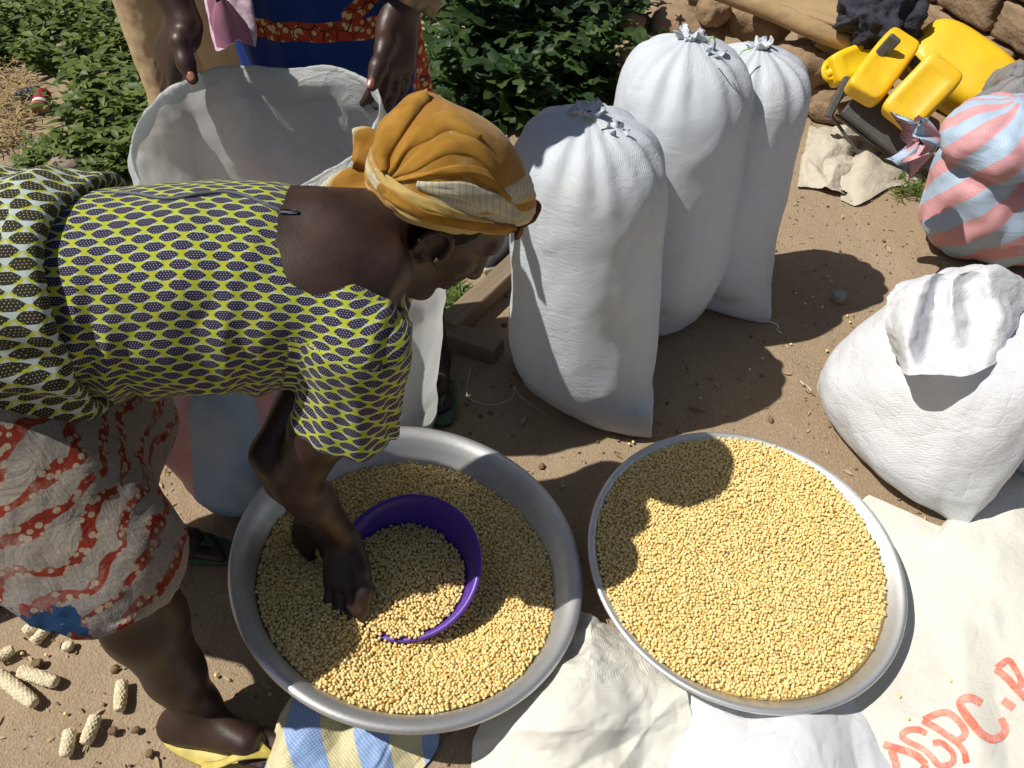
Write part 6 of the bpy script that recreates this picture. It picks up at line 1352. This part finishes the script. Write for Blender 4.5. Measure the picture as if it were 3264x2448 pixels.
for i, (lb, p, h, n, ll, mt) in enumerate([("leafy weed with broad lit leaves near the tin can", (330, 300), .16, 9, .075, 'weed'), ("tall weed with one large pale leaf at the top edge", (290, 30), .22, 10, .09, 'weed'), ("bushy weed in front of the rounded stone", (230, 470), .09, 9, .075, 'weed'), ("weed with narrow leaves beside the bystander's leg", (400, 180), .18, 11, .07, 'weed'), ("lobed-leaf seedling lit yellow-green among the weeds", (320, 210), .14, 7, .085, 'weed')]):
    plant('weed_plant', lb, spot(*p, 0), h, n, ll, 20 + i, mt, [lance(6, .24, .3, .3)] if i < 4 else [lobed(5)], 'single weeds among the growth')
plant('small_shrub', "small green shrub growing out of the rubble beside the mud block", spot(2590, 240, .06), .15, 16, .055, 41, 'weed', [lance(6, .3, .3, .3)])
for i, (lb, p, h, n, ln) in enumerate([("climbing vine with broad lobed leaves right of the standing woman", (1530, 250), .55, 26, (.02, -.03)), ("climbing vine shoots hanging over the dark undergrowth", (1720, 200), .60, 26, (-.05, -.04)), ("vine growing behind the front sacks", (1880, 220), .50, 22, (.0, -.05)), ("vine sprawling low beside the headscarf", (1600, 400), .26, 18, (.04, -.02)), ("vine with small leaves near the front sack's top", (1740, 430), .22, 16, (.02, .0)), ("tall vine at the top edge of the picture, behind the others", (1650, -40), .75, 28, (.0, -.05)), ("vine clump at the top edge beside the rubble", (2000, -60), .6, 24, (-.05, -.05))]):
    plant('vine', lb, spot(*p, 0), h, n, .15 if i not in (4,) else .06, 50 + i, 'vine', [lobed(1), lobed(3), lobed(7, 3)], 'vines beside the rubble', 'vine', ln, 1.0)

# ------------------------------------------------------------------ small things on the ground
def cob_mesh(seed, L, r0):
    nr, nt = 92, 54; th = np.linspace(0, 2 * math.pi, nt, endpoint=False); P = np.zeros((nr, nt, 3)); r = np.random.default_rng(seed)
    for i in range(nr):
        s = i / (nr - 1); rad = r0 * (np.interp(s, [0, .02, .06, .7, .93, .98, 1], [.45, .85, .97, 1, .86, .7, .3])); nk = max(8, int(L / .0062)); k = 1 + .115 * (np.cos(11 * th + math.pi * (int(s * nk) % 2)) * .5 + .5) * abs(math.sin(s * nk * math.pi)) ** .8 - .05; P[i] = np.stack([np.full(nt, (s - .5) * L), rad * k * np.cos(th), rad * k * np.sin(th)], 1)
    V, F, _ = loft(P, caps=(True, True)); V = V + .0012 * np.column_stack([fbm(V, 90, seed + k, 2) for k in (1, 2, 3)]); V[:, 1] += .06 * L * (V[:, 0] / L) ** 2 * r.uniform(-1, 1); return V, F
COBS = [("corn cob against the white sack at the left edge, leftmost of the three there", (77, 2018), (150, 1966), .0150), ("slim corn cob in the middle of the three beside the white sack", (104, 2050), (180, 1970), .0135), ("short corn cob nearest the skirt hem of the three beside the white sack", (190, 2010), (262, 1962), .0145), ("small cob end cut by the left picture edge below the white sack", (-14, 2100), (45, 2068), .0135), ("thick corn cob with a frayed end", (63, 2139), (181, 2177), .0165), ("largest corn cob, cut by the left picture edge", (-20, 2140), (113, 2245), .0170), ("corn cob standing alone left of the woman's shin", (389, 2170), (380, 2266), .0145), ("corn cob right-hand one of the pair at the bottom", (307, 2281), (271, 2372), .0150), ("stubby corn cob left-hand one of the pair at the bottom", (224, 2326), (208, 2412), .0150)]
for i, (lb, a, b, r0) in enumerate(COBS):
    A, Bq = spot(*a, r0), spot(*b, r0); L = np.linalg.norm(Bq - A); V, F = cob_mesh(i + 1, L, r0 * .88); o = bpy.data.objects.new('corn_cob', mesh_data('corn_cob', V, F, MT['cob'])); COL.objects.link(o); o.matrix_world = Matrix.Translation((A + Bq) / 2) @ Matrix(basis(Bq - A, (0, 0, 1)).tolist()).to_4x4(); tag(o, lb, 'corn cob', 'bare corn cobs on the ground')
for lb, p, sz in [("round cob fragment below the skirt hem", (216, 2060), .026), ("brown crumb of earth beside the thick cob", (119, 2115), .024), ("small clod right of the bottom cob pair", (360, 2330), .020), ("tiny clod between the cobs and the sandal", (433, 2326), .016), ("tiny clod just left of the yellow sandal", (477, 2402), .018), ("pale fragment behind the woman's shin", (368, 2065), .026)]:
    rock('clod', lb, spot(*p, sz * .4), (sz, sz * .9, sz * .8), int(p[0]), 'cob' if 'fragment' in lb else 'earthclod', .3, .2, 'clod')
rock('rounded_stone', "smooth rounded brown stone behind the bending woman's hip", spot(212, 540, .03), (.13, .10, .10), 71, 'stone', .2, .1, 'stone')
def tin_can():
    c = spot(132, 325, .035); ax = unit((.2, -.95, -.2)); R = basis(ax, (0, 0, 1)); t = thing('tin_can', "small red and white tin lying with its rusty end towards us", 'tin can', c - np.array([0, 0, .035]), 0)
    def lt(pr, nm, mt): V, F, _ = loft(lathe(pr, 36)); V = V[:, [2, 0, 1]]; mk(nm, V @ R.T + c, F, MT[mt], t)
    lt([(.034, -.05), (.034, .0), (.034, .04)], 'side', 'canred'); lt([(.0344, .012), (.0346, .02), (.0344, .028)], 'white_band', 'canwhite'); lt([(.034, .04), (.036, .043), (.036, .047), (.033, .048), (.031, .044), (.001, .044)], 'end', 'cantan'); lt([(.001, -.05), (.034, -.05)], 'base', 'cantan')
tin_can()
heap('plastic_bag', "scrap of dark plastic bag among the weeds beside the tin", spot(95, 300, .03), (.12, .10, .07), 8, 'hangdirt', 'plastic bag', .6, 12)
heap('plastic_bag', "dark crumpled plastic in the shade of the weeds", spot(250, 170, .04), (.14, .10, .06), 12, 'hangdirt', 'plastic bag', .6, 12)
def bottle_cap():
    c = spot(2672, 955, 0); t = thing('jar_lid', "grey screw cap standing on the ground in the sacks' shadow", 'cap', c); n = 60; th = np.linspace(0, 2 * math.pi, n, endpoint=False); k = 1 + .03 * np.cos(30 * th); rows = []
    for r_, z, w in ((.020, .002, 1), (.021, .006, 1), (.0215, .022, 1), (.020, .026, 0), (.017, .027, 0), (.016, .024, 0), (.001, .0238, 0)): rows.append(np.stack([r_ * (k if w else 1) * np.cos(th), r_ * (k if w else 1) * np.sin(th), np.full(n, z)], 1))
    V, F, _ = loft(np.array(rows)); mk('cap', V + c, F, MT['capgrey'], t)
    V, F, _ = loft(lathe([(.0215, .0), (.023, .001), (.023, .005), (.021, .0055)], 40)); mk('ring', V + c, F, MT['cantan'], t)
bottle_cap()
def sneaker():
    c = spot(1600, 835, 0) + np.array([.01, .04, 0]); t = thing('sneaker', "dark canvas sneaker lying behind the bending woman's face", 'shoe', c); f = unit((-.6, -.75, 0)); lat = np.array([-f[1], f[0], 0]); n = 48; th = np.linspace(0, 2 * math.pi, n, endpoint=False)
    def ring(z, L, w, off=0): u = np.cos(th); return c + f * 1.0 * (u[:, None] * L / 2 + off) + lat * (np.sin(th) * np.abs(np.sin(th)) ** -.25 * w / 2 * (1 + .12 * u))[:, None] + np.array([0, 0, z])
    V, F, _ = loft(np.array([ring(.003, .25, .088), ring(.006, .262, .094), ring(.024, .262, .094), ring(.026, .25, .088)]), caps=(True, True)); mk('sole', V, F, MT['rubberwhite'], t)
    V, F, _ = loft(np.array([ring(.022, .255, .090), ring(.045, .245, .088, -.004), ring(.060, .20, .080, -.022), ring(.075, .14, .074, -.05), ring(.085, .125, .070, -.055), ring(.084, .115, .058, -.055), ring(.05, .10, .05, -.05)])); mk('upper', V, F, MT['canvas'], t)
    for k in range(4):
        p = c + f * (.045 - .022 * k) + np.array([0, 0, .062 + .006 * k]); V, F = tube([p - lat * .028 + np.array([0, 0, -.006]), p + np.array([0, 0, .004]), p + lat * .028 + np.array([0, 0, -.006])], .0032, 6); mk('lace', V, F, MT['rubberwhite'], t)
sneaker()
V, F = tube([spot(2195, 1298, .004), spot(2220, 1303, .007), spot(2250, 1312, .005)], [.003, .005, .002], 8); tag(mk('dry_pod', V, F, MT['drygrass'], None), "dry bean pod lying on the shaded ground behind the right tray", "pod")
V, F = tube([spot(1500, 1170, .003), spot(1490, 1260, .003), spot(1560, 1290, .003), spot(1630, 1270, .003), spot(1640, 1230, .003), spot(1660, 1265, .003), spot(1740, 1320, .003)], .0009, 5); tag(mk('thread', V, F, MT['whitetwine'], None), "thin loop of loose thread on the ground by the front sack", "thread")
# loose beans: single things
r = np.random.default_rng(12); bm_ = [mesh_data('soybean', ICV * np.array([.0046, .0039, .0037]) * k, ICF, MT['bean'], attr={'rnd': np.full(len(ICV), x)}) for k, x in ((1, .5), (1.05, .7), (.95, .9))]
for (x, y) in [(2636, 886), (2650, 900), (2590, 950), (2566, 970), (2620, 982), (2534, 938), (2520, 1100), (2430, 1145), (2388, 1180), (2708, 1030), (2635, 1121), (2232, 1272), (2018, 1412), (2005, 1418), (1795, 1551), (1570, 1860), (2850, 2240), (3004, 2198), (862, 2215), (65, 2235), (211, 2277), (690, 2155), (150, 2090), (73, 2085), (2700, 1010), (2876, 2313)]:
    p = spot(x, y, .0); o = bpy.data.objects.new('soybean', bm_[r.integers(3)]); COL.objects.link(o); on = (x > 2740 and y > 1600); o.location = (p[0], p[1], (.004 if not on else print_z(p[0], p[1]) + .003)); o.rotation_euler = tuple(r.uniform(0, 3, 3)); tag(o, ("single soybean dropped on the cream printed sack" if on else "single soybean on the bare ground among the corn cobs" if x < 1000 else "single soybean on the ground between the two basins and the front sack" if y > 1390 else "single soybean lying in the upright sacks' shadow or at its edge"), "soybean", "loose soybeans on the ground")
def litter():
    r = np.random.default_rng(8); n = 5200; P = np.column_stack([r.uniform(-1.6, 2.2, n), r.uniform(.45, 3.0, n), np.full(n, .001)]); d = np.column_stack([r.normal(size=n), r.normal(size=n), r.normal(0, .12, n)]); L = r.gamma(2.0, .004, n) + .003; v, f = lance(2, .14, .1, .2); V, F = place_leaves(P, d, L, r.normal(0, .3, (n, 3)), v, f); V[:, 2] = np.maximum(V[:, 2], .0005) + .001
    tag(mk('chaff', V, F, MT['chaff'], None, attr={'rnd': np.repeat(r.random(n), len(v))}, origin=(0, 1.5, 0)), "fine chaff and straw bits scattered over the earth", "chaff", kind="stuff")
    n = 1800; P = np.column_stack([r.uniform(-1.5, 2.2, n), r.uniform(.45, 3.2, n), np.zeros(n)]); v, f = ico(1); s = r.gamma(2, .0011, n) + .0012; V = (v[None] * s[:, None, None] * r.uniform(.6, 1.3, (n, 1, 3)) + P[:, None]).reshape(-1, 3); F = (f[None] + (np.arange(n) * len(v))[:, None, None]).reshape(-1, 3); tag(mk('grit', V, F, MT['earthclod'], None, origin=(0, 1.5, 0)), "small earth crumbs and grit scattered over the ground", "grit", kind="stuff")
litter()
